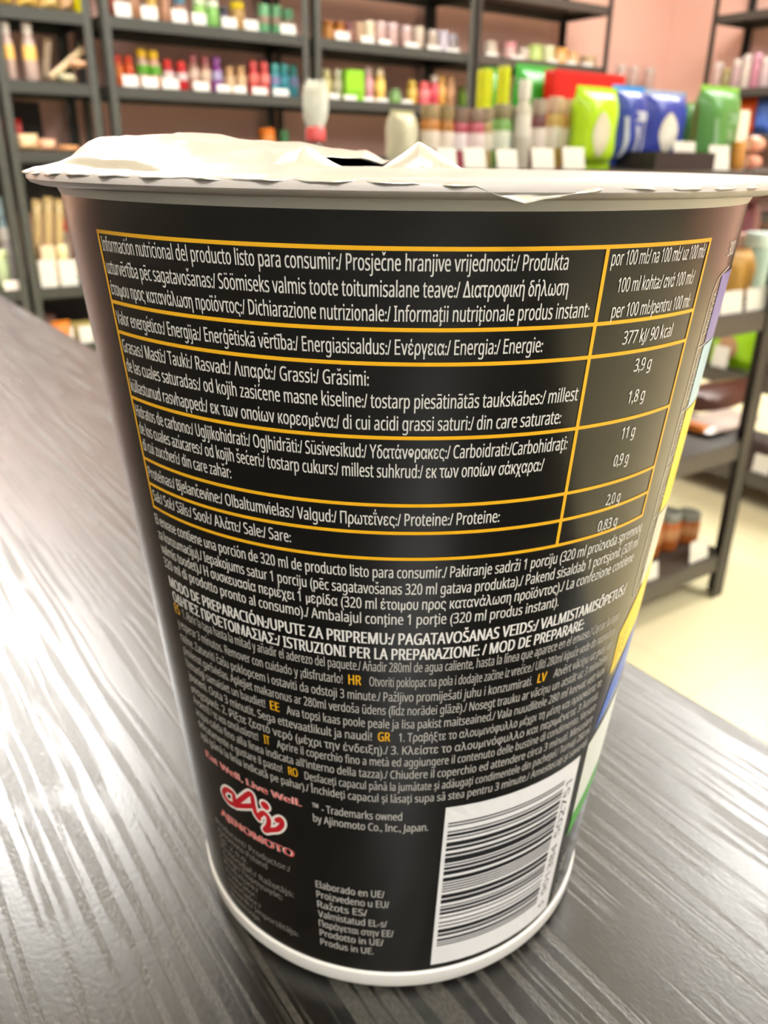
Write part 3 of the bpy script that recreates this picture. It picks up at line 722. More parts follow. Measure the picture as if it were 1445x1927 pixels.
 ('jar', 'jar', 3.051, 3.89, 1.458, 0.063, 0.063, 0.106, 0, ('a89888', 'c8bcb4'), 'taupe jar by the back post on the upper middle rack shelf', 'goods on the upper left rack shelf', 'jar'),
 ('jar', 'jar', 3.125, 3.89, 1.458, 0.069, 0.069, 0.107, 0, ('b8acb8', 'ccc4d4'), 'lilac grey jar near the right end of the upper middle rack shelf', 'goods on the upper left rack shelf', 'jar'),
 ('jar', 'jar', 3.2, 3.89, 1.458, 0.064, 0.064, 0.098, 0, ('b4a8ac', 'c8c0cc'), 'grey jar at the right end of the upper middle rack shelf', 'goods on the upper left rack shelf', 'jar'),
 ('price_tag', 'price_tag', 2.404, 3.77, 1.458, 0.084, 0.012, 0.036, 0, ('d3d1cb',), 'white price tag, first from left along the upper middle rack shelf', 'price tags on the middle wall rack, upper shelf', 'price tag'),
 ('price_tag', 'price_tag', 2.554, 3.77, 1.458, 0.079, 0.012, 0.027, 0, ('d3d1cb',), 'white price tag, second from left along the upper middle rack shelf', 'price tags on the middle wall rack, upper shelf', 'price tag'),
 ('price_tag', 'price_tag', 2.662, 3.77, 1.458, 0.076, 0.012, 0.022, 0, ('d3d1cb',), 'white price tag, third from left along the upper middle rack shelf', 'price tags on the middle wall rack, upper shelf', 'price tag'),
 ('price_tag', 'price_tag', 2.833, 3.77, 1.458, 0.088, 0.012, 0.023, 0, ('d3d1cb',), 'white price tag, fourth from left along the upper middle rack shelf', 'price tags on the middle wall rack, upper shelf', 'price tag'),
 ('price_tag', 'price_tag', 2.979, 3.77, 1.458, 0.088, 0.012, 0.02, 0, ('d3d1cb',), 'white price tag, fifth from left along the upper middle rack shelf', 'price tags on the middle wall rack, upper shelf', 'price tag'),
 ('price_tag', 'price_tag', 3.111, 3.77, 1.458, 0.091, 0.012, 0.015, 0, ('d3d1cb',), 'white price tag, sixth from left along the upper middle rack shelf', 'price tags on the middle wall rack, upper shelf', 'price tag'),
 ('bottle', 'bottle', 2.371, 3.88, 1.198, 0.059, 0.059, 0.138, 0, ('b8b070', 'd0c898', 'c8c080'), 'olive cream bottle at the left end of the second middle rack shelf', 'goods on the second middle rack shelf', 'bottle'),
 ('bottle', 'bottle', 2.44, 3.88, 1.198, 0.054, 0.054, 0.142, 0, ('c8c0a0', 'dcd4c0', 'e0d8c0'), 'pale cream bottle beside the olive one on the second middle rack shelf', 'goods on the second middle rack shelf', 'bottle'),
 ('carton', 'carton', 2.509, 3.85, 1.198, 0.107, 0.07, 0.14, 0, ('8ccc28', '80b828'), 'bright green carton on the second middle rack shelf', 'goods on the second middle rack shelf', 'box'),
 ('bottle', 'bottle', 2.629, 3.88, 1.198, 0.055, 0.055, 0.164, 0, ('d898a0', 'c8b0b0', 'e0a8b0'), 'pink bottle on the second middle rack shelf', 'goods on the second middle rack shelf', 'bottle'),
 ('bottle', 'bottle', 2.702, 3.88, 1.198, 0.061, 0.061, 0.161, 0, ('e8c060', 'd8c8a8', 'f8dc78'), 'yellow bottle beside the pink one on the second middle rack shelf', 'goods on the second middle rack shelf', 'bottle'),
 ('bottle', 'bottle', 2.803, 3.88, 1.198, 0.068, 0.068, 0.072, 0, ('78a050', '88a878', '90b880'), 'short green bottle on the second middle rack shelf', 'goods on the second middle rack shelf', 'bottle'),
 ('bottle', 'bottle', 2.915, 3.88, 1.198, 0.063, 0.063, 0.119, 0, ('c8a040', 'd0b050', 'd8b860'), 'mustard bottle on the second middle rack shelf', 'goods on the second middle rack shelf', 'bottle'),
 ('bottle', 'bottle', 2.998, 3.88, 1.198, 0.075, 0.075, 0.118, 0, ('d86068', 'e87070', 'e88888'), 'coral bottle on the second middle rack shelf', 'goods on the second middle rack shelf', 'bottle'),
 ('bottle', 'bottle', 3.07, 3.88, 1.198, 0.058, 0.058, 0.151, 0, ('d04858', 'c8c0b8', 'd8606c'), 'red bottle with grey cap on the second middle rack shelf', 'goods on the second middle rack shelf', 'bottle'),
 ('bottle', 'bottle', 3.122, 3.88, 1.198, 0.052, 0.052, 0.154, 0, ('d8a050', 'c89848', 'e0b068'), 'first tan bottle near the right upright on the second middle rack shelf', 'goods on the second middle rack shelf', 'bottle'),
 ('bottle', 'bottle', 3.19, 3.88, 1.198, 0.053, 0.053, 0.155, 0, ('d8a478', 'd0a070', 'e4b088'), 'second tan bottle near the right upright on the second middle rack shelf', 'goods on the second middle rack shelf', 'bottle'),
 ('bottle', 'bottle', 3.276, 3.88, 1.198, 0.054, 0.054, 0.104, 0, ('688c18', '608010', '709820'), 'short moss green bottle by the right upright on the second middle rack shelf', 'goods on the second middle rack shelf', 'bottle'),
 ('price_tag', 'price_tag', 2.353, 3.77, 1.198, 0.061, 0.012, 0.024, 0, ('d3d1cb',), 'white price tag, first from left along the second middle rack shelf', 'price tags on the middle wall rack, second shelf', 'price tag'),
 ('price_tag', 'price_tag', 2.449, 3.77, 1.198, 0.076, 0.012, 0.019, 0, ('d3d1cb',), 'white price tag, second from left along the second middle rack shelf', 'price tags on the middle wall rack, second shelf', 'price tag'),
 ('price_tag', 'price_tag', 2.565, 3.77, 1.198, 0.064, 0.012, 0.015, 0, ('d3d1cb',), 'white price tag, third from left along the second middle rack shelf', 'price tags on the middle wall rack, second shelf', 'price tag'),
 ('price_tag', 'price_tag', 2.649, 3.77, 1.198, 0.071, 0.012, 0.015, 0, ('d3d1cb',), 'white price tag, fourth from left along the second middle rack shelf', 'price tags on the middle wall rack, second shelf', 'price tag'),
 ('price_tag', 'price_tag', 2.808, 3.77, 1.198, 0.074, 0.012, 0.015, 0, ('d3d1cb',), 'white price tag, fifth from left along the second middle rack shelf', 'price tags on the middle wall rack, second shelf', 'price tag'),
 ('jar', 'jar', 3.473, 3.89, 1.458, 0.084, 0.084, 0.083, 0, ('b8a898', 'c8b8a8'), 'grey beige jar at the left end of the upper right rack shelf', 'goods on the upper left rack shelf', 'jar'),
 ('jar', 'jar', 3.62, 3.89, 1.458, 0.092, 0.092, 0.089, 0, ('c09890', 'd08890'), 'jar with rose lid on the upper right rack shelf', 'goods on the upper left rack shelf', 'jar'),
 ('jar', 'jar', 3.735, 3.89, 1.458, 0.081, 0.081, 0.071, 0, ('b8a898', 'c8bcb0'), 'grey jar between the rose lid and green jar, upper right rack shelf', 'goods on the upper left rack shelf', 'jar'),
 ('jar', 'jar', 3.828, 3.89, 1.458, 0.1, 0.1, 0.094, 0, ('a8b868', 'b0c070'), 'light green jar on the upper right rack shelf', 'goods on the upper left rack shelf', 'jar'),
 ('jar', 'jar', 3.938, 3.89, 1.458, 0.089, 0.089, 0.097, 0, ('b8b890', 'd0d0a8'), 'pale olive jar on the upper right rack shelf', 'goods on the upper left rack shelf', 'jar'),
 ('jar', 'jar', 4.046, 3.89, 1.458, 0.096, 0.096, 0.093, 0, ('d0a068', 'e0a050'), 'orange tan jar on the upper right rack shelf', 'goods on the upper left rack shelf', 'jar'),
 ('jar', 'jar', 4.148, 3.89, 1.458, 0.091, 0.091, 0.078, 0, ('c8a078', 'd8a868'), 'tan jar on the upper right rack shelf', 'goods on the upper left rack shelf', 'jar'),
 ('jar', 'jar', 4.3, 3.89, 1.458, 0.105, 0.105, 0.072, 0, ('b89878', 'c8a880'), 'brown jar at the right end of the upper right rack shelf', 'goods on the upper left rack shelf', 'jar'),
 ('price_tag', 'price_tag', 3.39, 3.77, 1.458, 0.087, 0.012, 0.015, 0, ('d3d1cb',), 'white price tag, first from left along the upper right rack shelf', 'price tags on the right wall rack, upper shelf', 'price tag'),
 ('price_tag', 'price_tag', 3.58, 3.77, 1.458, 0.091, 0.012, 0.015, 0, ('d3d1cb',), 'white price tag, second from left along the upper right rack shelf', 'price tags on the right wall rack, upper shelf', 'price tag'),
 ('price_tag', 'price_tag', 3.873, 3.77, 1.458, 0.078, 0.012, 0.015, 0, ('d3d1cb',), 'white price tag, third from left along the upper right rack shelf', 'price tags on the right wall rack, upper shelf', 'price tag'),
 ('price_tag', 'price_tag', 4.024, 3.77, 1.458, 0.092, 0.012, 0.015, 0, ('d3d1cb',), 'white price tag, fourth from left along the upper right rack shelf', 'price tags on the right wall rack, upper shelf', 'price tag'),
 ('price_tag', 'price_tag', 4.166, 3.77, 1.458, 0.099, 0.012, 0.015, 0, ('d3d1cb',), 'white price tag, fifth from left along the upper right rack shelf', 'price tags on the right wall rack, upper shelf', 'price tag'),
 ('jar', 'jar', 4.806, 4.05, 1.37, 0.072, 0.072, 0.155, 0, ('c8a8a0', 'd8c4c0'), 'small pale jar, first of three on the shelf in the pink corner', 'small jars in the pink corner', 'jar'),
 ('jar', 'jar', 4.938, 4.05, 1.37, 0.073, 0.073, 0.154, 0, ('c8a8a0', 'd8c4c0'), 'small pale jar, second of three on the shelf in the pink corner', 'small jars in the pink corner', 'jar'),
 ('jar', 'jar', 5.106, 4.05, 1.37, 0.074, 0.074, 0.155, 0, ('c8a8a0', 'd8c4c0'), 'small pale jar, third of three on the shelf in the pink corner', 'small jars in the pink corner', 'jar'),
 ('pouch', 'pouch', 0.869, 3.85, 1.458, 0.05, 0.08, 0.072, 0, ('d8b050', 'c89030'), 'amber pouch on the top shelf of the narrow left rack, left end', 'goods on the narrow rack', 'bag'),
 ('pouch', 'pouch', 0.952, 3.85, 1.458, 0.09, 0.08, 0.081, 0, ('d8b058', 'e0c070'), 'golden pouch on the top shelf of the narrow left rack', 'goods on the narrow rack', 'bag'),
 ('pouch', 'pouch', 1.037, 3.85, 1.458, 0.085, 0.08, 0.077, 0, ('c8a868', 'd8bc88'), 'tan pouch beside the golden one on the top shelf of the narrow left rack', 'goods on the narrow rack', 'bag'),
 ('pouch', 'pouch', 1.103, 3.85, 1.458, 0.069, 0.08, 0.069, 0, ('b89068', 'd0b090'), 'brown pouch beside the yellow carton on the narrow left rack', 'goods on the narrow rack', 'bag'),
 ('carton', 'carton', 1.155, 3.82, 1.458, 0.043, 0.05, 0.108, 0, ('d8c800', 'c0b000'), 'tall yellow carton at the right end of the top shelf of the narrow left rack', 'goods on the narrow rack', 'box'),
 ('bottle', 'tube_bottle', 0.84, 3.81, 1.198, 0.047, 0.047, 0.205, 0, ('b8a098', 'd8d0cc', 'f0c070'), 'left pale tube with yellow foot on the narrow left rack', 'goods on the narrow rack', 'bottle'),
 ('bottle', 'tube_bottle', 0.923, 3.81, 1.198, 0.052, 0.052, 0.209, 0, ('b8a098', 'd8d0cc', 'f0c070'), 'right pale tube with yellow foot on the narrow left rack', 'goods on the narrow rack', 'bottle'),
 ('stick', 'incense_pack', 0.985, 3.87, 1.198, 0.035, 0.02, 0.17, 12, ('b8a088', 'a08870'), 'upright tan incense packet leaning behind the tube on the narrow left rack', 'goods on the narrow rack', 'packet'),
 ('stick', 'incense_pack', 0.987, 3.81, 1.198, 0.03, 0.02, 0.2, 52, ('c8b08c', 'b09878'), 'steeply leaning cream incense packet on the narrow left rack', 'goods on the narrow rack', 'packet'),
 ('flatpack', 'flat_packet', 1.059, 3.81, 1.198, 0.061, 0.06, 0.035, 0, ('b8b090', 'a8b898'), 'grey green flat packet at the bottom of the small pile on the narrow left rack', 'goods on the narrow rack', 'packet'),
 ('flatpack', 'flat_packet', 1.11, 3.81, 1.258, 0.06, 0.08, 0.03, 0, ('d8a888', 'c07868'), 'peach flat packet lying on top of the small pile on the narrow left rack', 'goods on the narrow rack', 'packet'),
 ('pouch', 'pouch', 0.809, 3.87, 0.938, 0.042, 0.08, 0.116, 0, ('c83820', 'd86030'), 'orange red pouch behind the left post of the narrow left rack', 'goods on the narrow rack', 'bag'),
 ('pouch', 'pouch', 0.855, 3.91, 0.938, 0.038, 0.06, 0.123, 0, ('c02820', 'b82020'), 'red pouch to the right of the left post of the narrow left rack', 'goods on the narrow rack', 'bag'),
 ('pouch', 'pouch', 0.858, 3.8, 0.938, 0.097, 0.08, 0.064, 0, ('d8b890', 'e0c8a0'), 'cream crinkled pouch on the third shelf of the narrow left rack', 'goods on the narrow rack', 'bag'),
 ('pouch', 'pouch', 0.94, 3.8, 0.938, 0.072, 0.08, 0.046, 0, ('d8a888', 'e0b898'), 'peach crinkled pouch on the third shelf of the narrow left rack', 'goods on the narrow rack', 'bag'),
 ('pouch', 'pouch', 1.028, 3.8, 0.938, 0.089, 0.08, 0.023, 0, ('c89060', 'd8a878'), 'low caramel pouch on the third shelf of the narrow left rack', 'goods on the narrow rack', 'bag'),
 ('stick', 'cracker_pack', 0.827, 3.85, 0.385, 0.04, 0.03, 0.36, 8, ('b8a070', 'c8b080'), 'long tan packet, first of three leaning on the lower narrow left rack shelf', 'goods on the lower shelves of the narrow rack', 'packet'),
 ('stick', 'cracker_pack', 0.874, 3.85, 0.385, 0.04, 0.03, 0.37, 8, ('b8a070', 'c8b080'), 'long tan packet, second of three leaning on the lower narrow left rack shelf', 'goods on the lower shelves of the narrow rack', 'packet'),
 ('stick', 'cracker_pack', 0.921, 3.85, 0.385, 0.04, 0.03, 0.36, 8, ('b8a070', 'c8b080'), 'long tan packet, third of three leaning on the lower narrow left rack shelf', 'goods on the lower shelves of the narrow rack', 'packet'),
 ('carton', 'carton', 0.874, 3.8, 0.385, 0.058, 0.05, 0.174, 0, ('e0c8a8', 'd8b898'), 'beige carton behind the price tags on the lower shelf of the narrow left rack', 'goods on the lower shelves of the narrow rack', 'box'),
 ('jar', 'jar', 0.942, 3.81, 0.385, 0.047, 0.047, 0.171, 0, ('d8c890', 'e8e0b0'), 'small pale yellow jar on the lower shelf of the narrow left rack', 'goods on the lower shelves of the narrow rack', 'jar'),
 ('bottle', 'bottle', 0.996, 3.95, 0.385, 0.044, 0.044, 0.281, 0, ('a89888', 'e02820', 'c8b8a8'), 'tall bottle with red cap on the lower shelf of the narrow left rack', 'goods on the lower shelves of the narrow rack', 'bottle'),
 ('price_tag', 'price_tag', 0.859, 3.77, 0.385, 0.07, 0.012, 0.115, 0, ('d3d1cb',), 'white price tag, first from left along the lower shelf of the narrow left rack', 'price tags on the narrow rack, lower shelf', 'price tag'),
 ('price_tag', 'price_tag', 0.947, 3.77, 0.385, 0.076, 0.012, 0.111, 0, ('d3d1cb',), 'white price tag, second from left along the lower shelf of the narrow left rack', 'price tags on the narrow rack, lower shelf', 'price tag'),
 ('flatpack', 'flat_packet', 0.873, 3.99, 0.125, 0.095, 0.08, 0.118, 0, ('804840', '904838'), 'dark red flat packet on the bottom shelf of the narrow left rack', 'goods on the lower shelves of the narrow rack', 'packet'),
 ('pouch', 'pouch', 0.888, 3.8, 0.125, 0.084, 0.08, 0.106, 0, ('d87828', 'e89838'), 'orange pouch behind the bottom price tags of the narrow left rack', 'goods on the lower shelves of the narrow rack', 'bag'),
 ('pouch', 'pouch', 0.987, 3.83, 0.125, 0.108, 0.08, 0.092, 0, ('a89858', 'b8a868'), 'khaki pouch on the bottom shelf of the narrow left rack', 'goods on the lower shelves of the narrow rack', 'bag'),
 ('price_tag', 'price_tag', 0.909, 3.77, 0.125, 0.049, 0.012, 0.08, 0, ('d3d1cb',), 'white price tag, first from left along the bottom shelf of the narrow left rack', 'price tags on the narrow rack, bottom shelf', 'price tag'),
 ('price_tag', 'price_tag', 0.989, 3.77, 0.125, 0.061, 0.012, 0.077, 0, ('d3d1cb',), 'white price tag, second from left along the bottom shelf of the narrow left rack', 'price tags on the narrow rack, bottom shelf', 'price tag'),
 ('bottle', 'bottle', 0.762, 4.05, 0.385, 0.033, 0.033, 0.366, 0, ('a8c8d8', 'c0e0f0', 'd8e8f0'), 'pale blue bottle beside the left post, at the picture edge', 'goods on the rack cut by the left picture edge', 'bottle'),
 ('jar', 'jar', 0.69, 3.83, 0.385, 0.059, 0.059, 0.162, 0, ('b8c8a0', 'd8e4b0'), 'pale green round jar at the left picture edge', 'goods on the rack cut by the left picture edge', 'jar'),
 ('jar', 'jar', 0.74, 3.95, 0.385, 0.047, 0.047, 0.243, 0, ('b0a8a8', 'd8d4d4'), 'grey white jar at the left picture edge', 'goods on the rack cut by the left picture edge', 'jar'),
 ('price_tag', 'price_tag', 0.711, 3.77, 0.385, 0.077, 0.012, 0.039, 0, ('f0e0d8',), 'white price tag with red tail at the left picture edge', 'goods on the rack cut by the left picture edge', 'price tag'),
 ('pouch', 'pouch', 0.677, 0.92, 0.91, 0.04, 0.05, 0.073, 0, ('d8d4b8', 'c8c4a0'), 'pale cream pouch at the left end of the low rack top', 'goods on top of the low rack', 'bag'),
 ('jar', 'jar', 0.711, 0.9, 0.91, 0.027, 0.027, 0.081, 0, ('b87838', '9a8460', 'e0d4c4'), 'first caramel jar with white label on the low rack top', 'goods on top of the low rack', 'jar'),
 ('jar', 'jar', 0.74, 0.9, 0.91, 0.023, 0.023, 0.08, 0, ('a87030', '8c7850', 'e4d8cc'), 'second caramel jar with white label on the low rack top', 'goods on top of the low rack', 'jar'),
 ('jar', 'jar', 0.764, 0.9, 0.91, 0.023, 0.023, 0.078, 0, ('a84858', '7a6254', 'e4d8dc'), 'first raspberry jar on the low rack top', 'goods on top of the low rack', 'jar'),
 ('jar', 'jar', 0.795, 0.9, 0.91, 0.028, 0.028, 0.079, 0, ('b05060', '8a7264', 'e4d0d0'), 'second raspberry jar on the low rack top', 'goods on top of the low rack', 'jar'),
 ('jar', 'jar', 0.817, 0.9, 0.91, 0.019, 0.019, 0.081, 0, ('a89060', '8a7c64', 'd8d0c0'), 'slim tan jar between raspberry and green jars on the low rack top', 'goods on top of the low rack', 'jar'),
 ('jar', 'jar', 0.873, 0.9, 0.91, 0.016, 0.016, 0.085, 0, ('8aa060', '8a8468', 'd8dccc'), 'slim pale green jar left of the tall bottle on the low rack top', 'goods on top of the low rack', 'jar'),
 ('jar', 'jar', 0.848, 0.9, 0.91, 0.03, 0.03, 0.087, 0, ('7aa858', '8a8060', 'dce0d0'), 'green jar with pale label on the low rack top', 'goods on top of the low rack', 'jar'),
 ('bottle', 'bottle', 0.871, 0.88, 0.91, 0.024, 0.024, 0.12, 0, ('c4beb0', 'd0ccc4', 'd8d4cc'), 'tall grey white bottle rising above the jars on the low rack top', 'goods on top of the low rack', 'bottle'),
 ('jar', 'jar', 0.924, 0.9, 0.91, 0.025, 0.025, 0.097, 0, ('6a3838', '9a8a7c', 'd8ccc4'), 'dark red jar with white label on the low rack top', 'goods on top of the low rack', 'jar'),
 ('jar', 'jar', 0.959, 0.9, 0.91, 0.025, 0.025, 0.102, 0, ('c8a860', 'c8a890', 'e4dccc'), 'first honey coloured jar on the low rack top', 'goods on top of the low rack', 'jar'),
 ('jar', 'jar', 0.992, 0.9, 0.91, 0.025, 0.025, 0.1, 0, ('b89048', 'c0a888', 'dcd4bc'), 'second honey coloured jar, beside the lime pouch on the low rack top', 'goods on top of the low rack', 'jar'),
 ('oval_pouch', 'oval_pouch', 1.004, 0.86, 0.91, 0.09, 0.05, 0.116, 0, ('a8d000', 'b8e030', 'c0bca8'), 'big lime green pouch with pale oval on the low rack top', 'goods on top of the low rack', 'bag'),
 ('stripe_pouch', 'stripe_pouch', 1.113, 0.89, 0.916, 0.079, 0.05, 0.119, 0, ('1e3a98', '38a0e8', 'b8bccc'), 'left blue pouch with white stripes on the black tray, low rack top', 'goods on top of the low rack', 'bag'),
 ('oval_pouch', 'oval_pouch', 1.234, 0.91, 0.916, 0.115, 0.05, 0.119, 0, ('2a3a9c', 'a8b4d0', 'd8d4c8'), 'right blue pouch with silver patch on the black tray, low rack top', 'goods on top of the low rack', 'bag'),
 ('pouch', 'pouch', 1.409, 0.96, 0.91, 0.09, 0.045, 0.115, 0, ('5c9058', '88b060'), 'darker green pouch behind the glossy one on the low rack top', 'goods on top of the low rack', 'bag'),
 ('stripe_pouch', 'stripe_pouch', 1.346, 0.88, 0.91, 0.112, 0.055, 0.136, 0, ('4f8a40', '90c850', '7aa078'), 'glossy green pouch at the right end of the low rack top', 'goods on top of the low rack', 'bag'),
 ('price_tag', 'display_card', 1.414, 0.875, 0.91, 0.066, 0.01, 0.101, 0, ('e6e0cc',), 'large cream card standing beside the green pouch on the low rack top', 'goods on top of the low rack', 'card'),
 ('jar', 'jar', 1.376, 0.845, 0.91, 0.025, 0.025, 0.047, 0, ('c88838', 'd89848'), 'short orange jar behind the cream card on the low rack top', 'goods on top of the low rack', 'jar'),
 ('tray', 'tray', 1.181, 0.9, 0.91, 0.159, 0.18, 0.027, 0, ('14141a',), 'black tray under the blue pouches on the low rack top', 'goods on top of the low rack', 'tray'),
 ('roll', 'candy_roll', 1.448, 0.86, 0.91, 0.032, 0.032, 0.027, 0, ('e8a088', 'f0b8a0'), 'lower pink roll at the right end of the low rack top', 'goods on top of the low rack', 'candy roll'),
 ('roll', 'candy_roll', 1.448, 0.86, 0.941, 0.032, 0.032, 0.027, 0, ('e8a088', 'f0b8a0'), 'upper pink roll stacked at the right end of the low rack top', 'goods on top of the low rack', 'candy roll'),
 ('price_tag', 'price_tag', 0.676, 0.815, 0.91, 0.032, 0.012, 0.025, 0, ('d3d1cb',), 'white price tag, first from left along the low rack top', 'price tags on top of the low rack', 'price tag'),
 ('price_tag', 'price_tag', 0.725, 0.815, 0.91, 0.039, 0.012, 0.026, 0, ('d3d1cb',), 'white price tag, second from left along the low rack top', 'price tags on top of the low rack', 'price tag'),
 ('price_tag', 'price_tag', 0.785, 0.815, 0.91, 0.039, 0.012, 0.025, 0, ('d3d1cb',), 'white price tag, third from left along the low rack top', 'price tags on top of the low rack', 'price tag'),
 ('price_tag', 'price_tag', 0.855, 0.815, 0.91, 0.044, 0.012, 0.028, 0, ('d3d1cb',), 'white price tag, fourth from left along the low rack top', 'price tags on top of the low rack', 'price tag'),
 ('price_tag', 'price_tag', 0.919, 0.815, 0.91, 0.046, 0.012, 0.03, 0, ('d3d1cb',), 'white price tag, fifth from left along the low rack top', 'price tags on top of the low rack', 'price tag'),
 ('price_tag', 'price_tag', 1.183, 0.815, 0.91, 0.057, 0.012, 0.043, 0, ('d3d1cb',), 'white price tag, sixth from left along the low rack top', 'price tags on top of the low rack', 'price tag'),
 ('price_tag', 'price_tag', 1.281, 0.815, 0.91, 0.058, 0.012, 0.039, 0, ('d3d1cb',), 'white price tag, seventh from left along the low rack top', 'price tags on top of the low rack', 'price tag'),
 ('carton', 'carton', 0.987, 1.1, 0.91, 0.021, 0.02, 0.156, 0, ('c8cc00', 'a8b800'), 'narrow yellow carton at far left behind the jars on the low rack top', 'goods on top of the low rack', 'box'),
 ('pouch', 'pouch', 1.052, 1.15, 0.91, 0.046, 0.03, 0.165, 0, ('2a9a18', '50b050'), 'slim green pouch between two yellow strips on the low rack top', 'goods on top of the low rack', 'bag'),
 ('carton', 'carton', 0.975, 1.04, 0.91, 0.013, 0.02, 0.155, 0, ('ccd400', 'c0c830'), 'narrow yellow carton between two green pouches on the low rack top', 'goods on top of the low rack', 'box'),
 ('pouch', 'pouch', 1.191, 1.185, 0.91, 0.108, 0.05, 0.18, 0, ('1f9a18', '50c050'), 'wide green pouch behind the jars on the low rack top', 'goods on top of the low rack', 'bag'),
 ('carton', 'carton', 1.283, 1.14, 0.91, 0.198, 0.03, 0.17, 0, ('e01008', 'c81008'), 'bright red carton behind the lime pouch on the low rack top', 'goods on top of the low rack', 'box'),
 ('plume', 'feather_duster', 0.584, 1.0, 0.91, 0.05, 0.05, 0.112, 0, ('f0f0e4', 'e85858', '807868'), 'fluffy white feather duster with red collar standing in front of the middle upright', None, 'duster'),
 ('pouch', 'pouch', 1.494, 0.88, 0.655, 0.082, 0.06, 0.109, 0, ('c89848', 'd8b078'), 'golden brown pouch on the middle shelf of the low rack', 'goods on the middle shelf of the low rack', 'bag'),
 ('jar', 'jar', 1.622, 0.92, 0.655, 0.057, 0.057, 0.134, 0, ('a8c0b8', 'd8ece8'), 'jar with pale teal lid on the middle shelf of the low rack', 'goods on the middle shelf of the low rack', 'jar'),
 ('jar', 'jar', 1.622, 0.96, 0.655, 0.035, 0.035, 0.129, 0, ('e06058', 'f0c8b8'), 'red and white jar behind the golden pouch on the middle shelf of the low rack', 'goods on the middle shelf of the low rack', 'jar'),
 ('price_tag', 'price_tag', 1.395, 0.815, 0.655, 0.072, 0.012, 0.042, 0, ('d3d1cb',), 'white price tag, first from left along the middle shelf of the low rack', 'price tags on the middle shelf of the low rack', 'price tag'),
 ('price_tag', 'price_tag', 1.486, 0.815, 0.655, 0.083, 0.012, 0.042, 0, ('d3d1cb',), 'white price tag, second from left along the middle shelf of the low rack', 'price tags on the middle shelf of the low rack', 'price tag'),
 ('pouch', 'pouch', 1.699, 1.0, 0.38, 0.264, 0.12, 0.054, 0, ('4a2418', '5a3020'), 'dark brown pouch on the second lowest shelf of the low rack', 'goods on the second lowest shelf of the low rack', 'bag'),
 ('flatpack', 'flat_packet', 1.562, 0.9, 0.38, 0.21, 0.1, 0.02, 0, ('b8a498', 'd07830'), 'pale flat packet in front of the dark brown pouch', 'goods on the second lowest shelf of the low rack', 'packet'),
 ('jar', 'jar', 1.369, 0.9, 0.11, 0.055, 0.055, 0.109, 0, ('b06028', '8a8c84', 'c89060'), 'first of three orange brown jars with grey lids on the bottom shelf', 'jars on the bottom shelf of the low rack', 'jar'),
 ('jar', 'jar', 1.434, 0.9, 0.11, 0.056, 0.056, 0.091, 0, ('b06028', '8a8c84', 'c89060'), 'middle of three orange brown jars with grey lids on the bottom shelf', 'jars on the bottom shelf of the low rack', 'jar'),
 ('jar', 'jar', 1.51, 0.9, 0.11, 0.057, 0.057, 0.071, 0, ('b06028', '8a8c84', 'c89060'), 'last of three orange brown jars with grey lids on the bottom shelf', 'jars on the bottom shelf of the low rack', 'jar'),
 ('price_tag', 'price_tag', 1.28, 0.815, 0.11, 0.036, 0.012, 0.037, 0, ('d3d1cb',), 'white price tag, first from left on the bottom shelf of the low rack', 'price tags on the bottom shelf of the low rack', 'price tag'),
 ('price_tag', 'price_tag', 1.441, 0.815, 0.11, 0.066, 0.012, 0.049, 0, ('d3d1cb',), 'white price tag, second from left on the bottom shelf of the low rack', 'price tags on the bottom shelf of the low rack', 'price tag'),
 ('oval_pouch', 'oval_pouch', 2.11, 1.225, 0.38, 0.156, 0.04, 0.129, -90, ('90c410', 'd8c010', 'b08868'), 'lime green pouch with brown window on the rear low rack', 'goods on the low rack by the right picture edge', 'bag'),
 ('price_tag', 'price_tag', 2.07, 1.242, 0.38, 0.05, 0.012, 0.06, -90, ('d3d1cb',), 'white price tag at the corner of the lime green window pouch', 'goods on the low rack by the right picture edge', 'price tag'),
 ('price_tag', 'price_tag', 2.07, 1.161, 0.655, 0.042, 0.012, 0.033, -90, ('d3d1cb',), 'white price tag beside the teal lid at the right picture edge', 'goods on the low rack by the right picture edge', 'price tag'),
 ('price_tag', 'price_tag', 2.07, 1.054, 0.11, 0.052, 0.012, 0.053, -90, ('d3d1cb',), 'white price tag on the bottom shelf at the right picture edge', 'goods on the low rack by the right picture edge', 'price tag'),
 ('pouch', 'pouch', 2.2, 1.315, 0.655, 0.043, 0.1, 0.174, -90, ('b06878', 'c88090'), 'dusty pink pouch just under the cup rim at right', 'goods on the low rack by the right picture edge', 'bag'),
 ('jar', 'jar', 5.2, 3.577, 1.36, 0.07, 0.07, 0.171, 0, ('c8a8a0', 'e0ccc8'), 'pinkish jar, first from left on the upper shelf of the side wall rack', 'goods on the side wall rack', 'jar'),
 ('jar', 'jar', 5.2, 3.506, 1.36, 0.069, 0.069, 0.129, 0, ('98885c', 'b0a070'), 'olive jar, second from left on the upper shelf of the side wall rack', 'goods on the side wall rack', 'jar'),
 ('jar', 'jar', 5.2, 3.436, 1.36, 0.068, 0.068, 0.18, 0, ('b89898', 'd8c8c0'), 'rose grey jar, third from left on the upper shelf of the side wall rack', 'goods on the side wall rack', 'jar'),
 ('jar', 'jar', 5.2, 3.367, 1.36, 0.068, 0.068, 0.199, 0, ('c8b8ac', 'd8c8c4'), 'cream jar, fourth from left on the upper shelf of the side wall rack', 'goods on the side wall rack', 'jar'),
 ('jar', 'jar', 5.2, 3.3, 1.36, 0.067, 0.067, 0.205, 0, ('b87888', 'c890a0'), 'mauve jar, fifth from left on the upper shelf of the side wall rack', 'goods on the side wall rack', 'jar'),
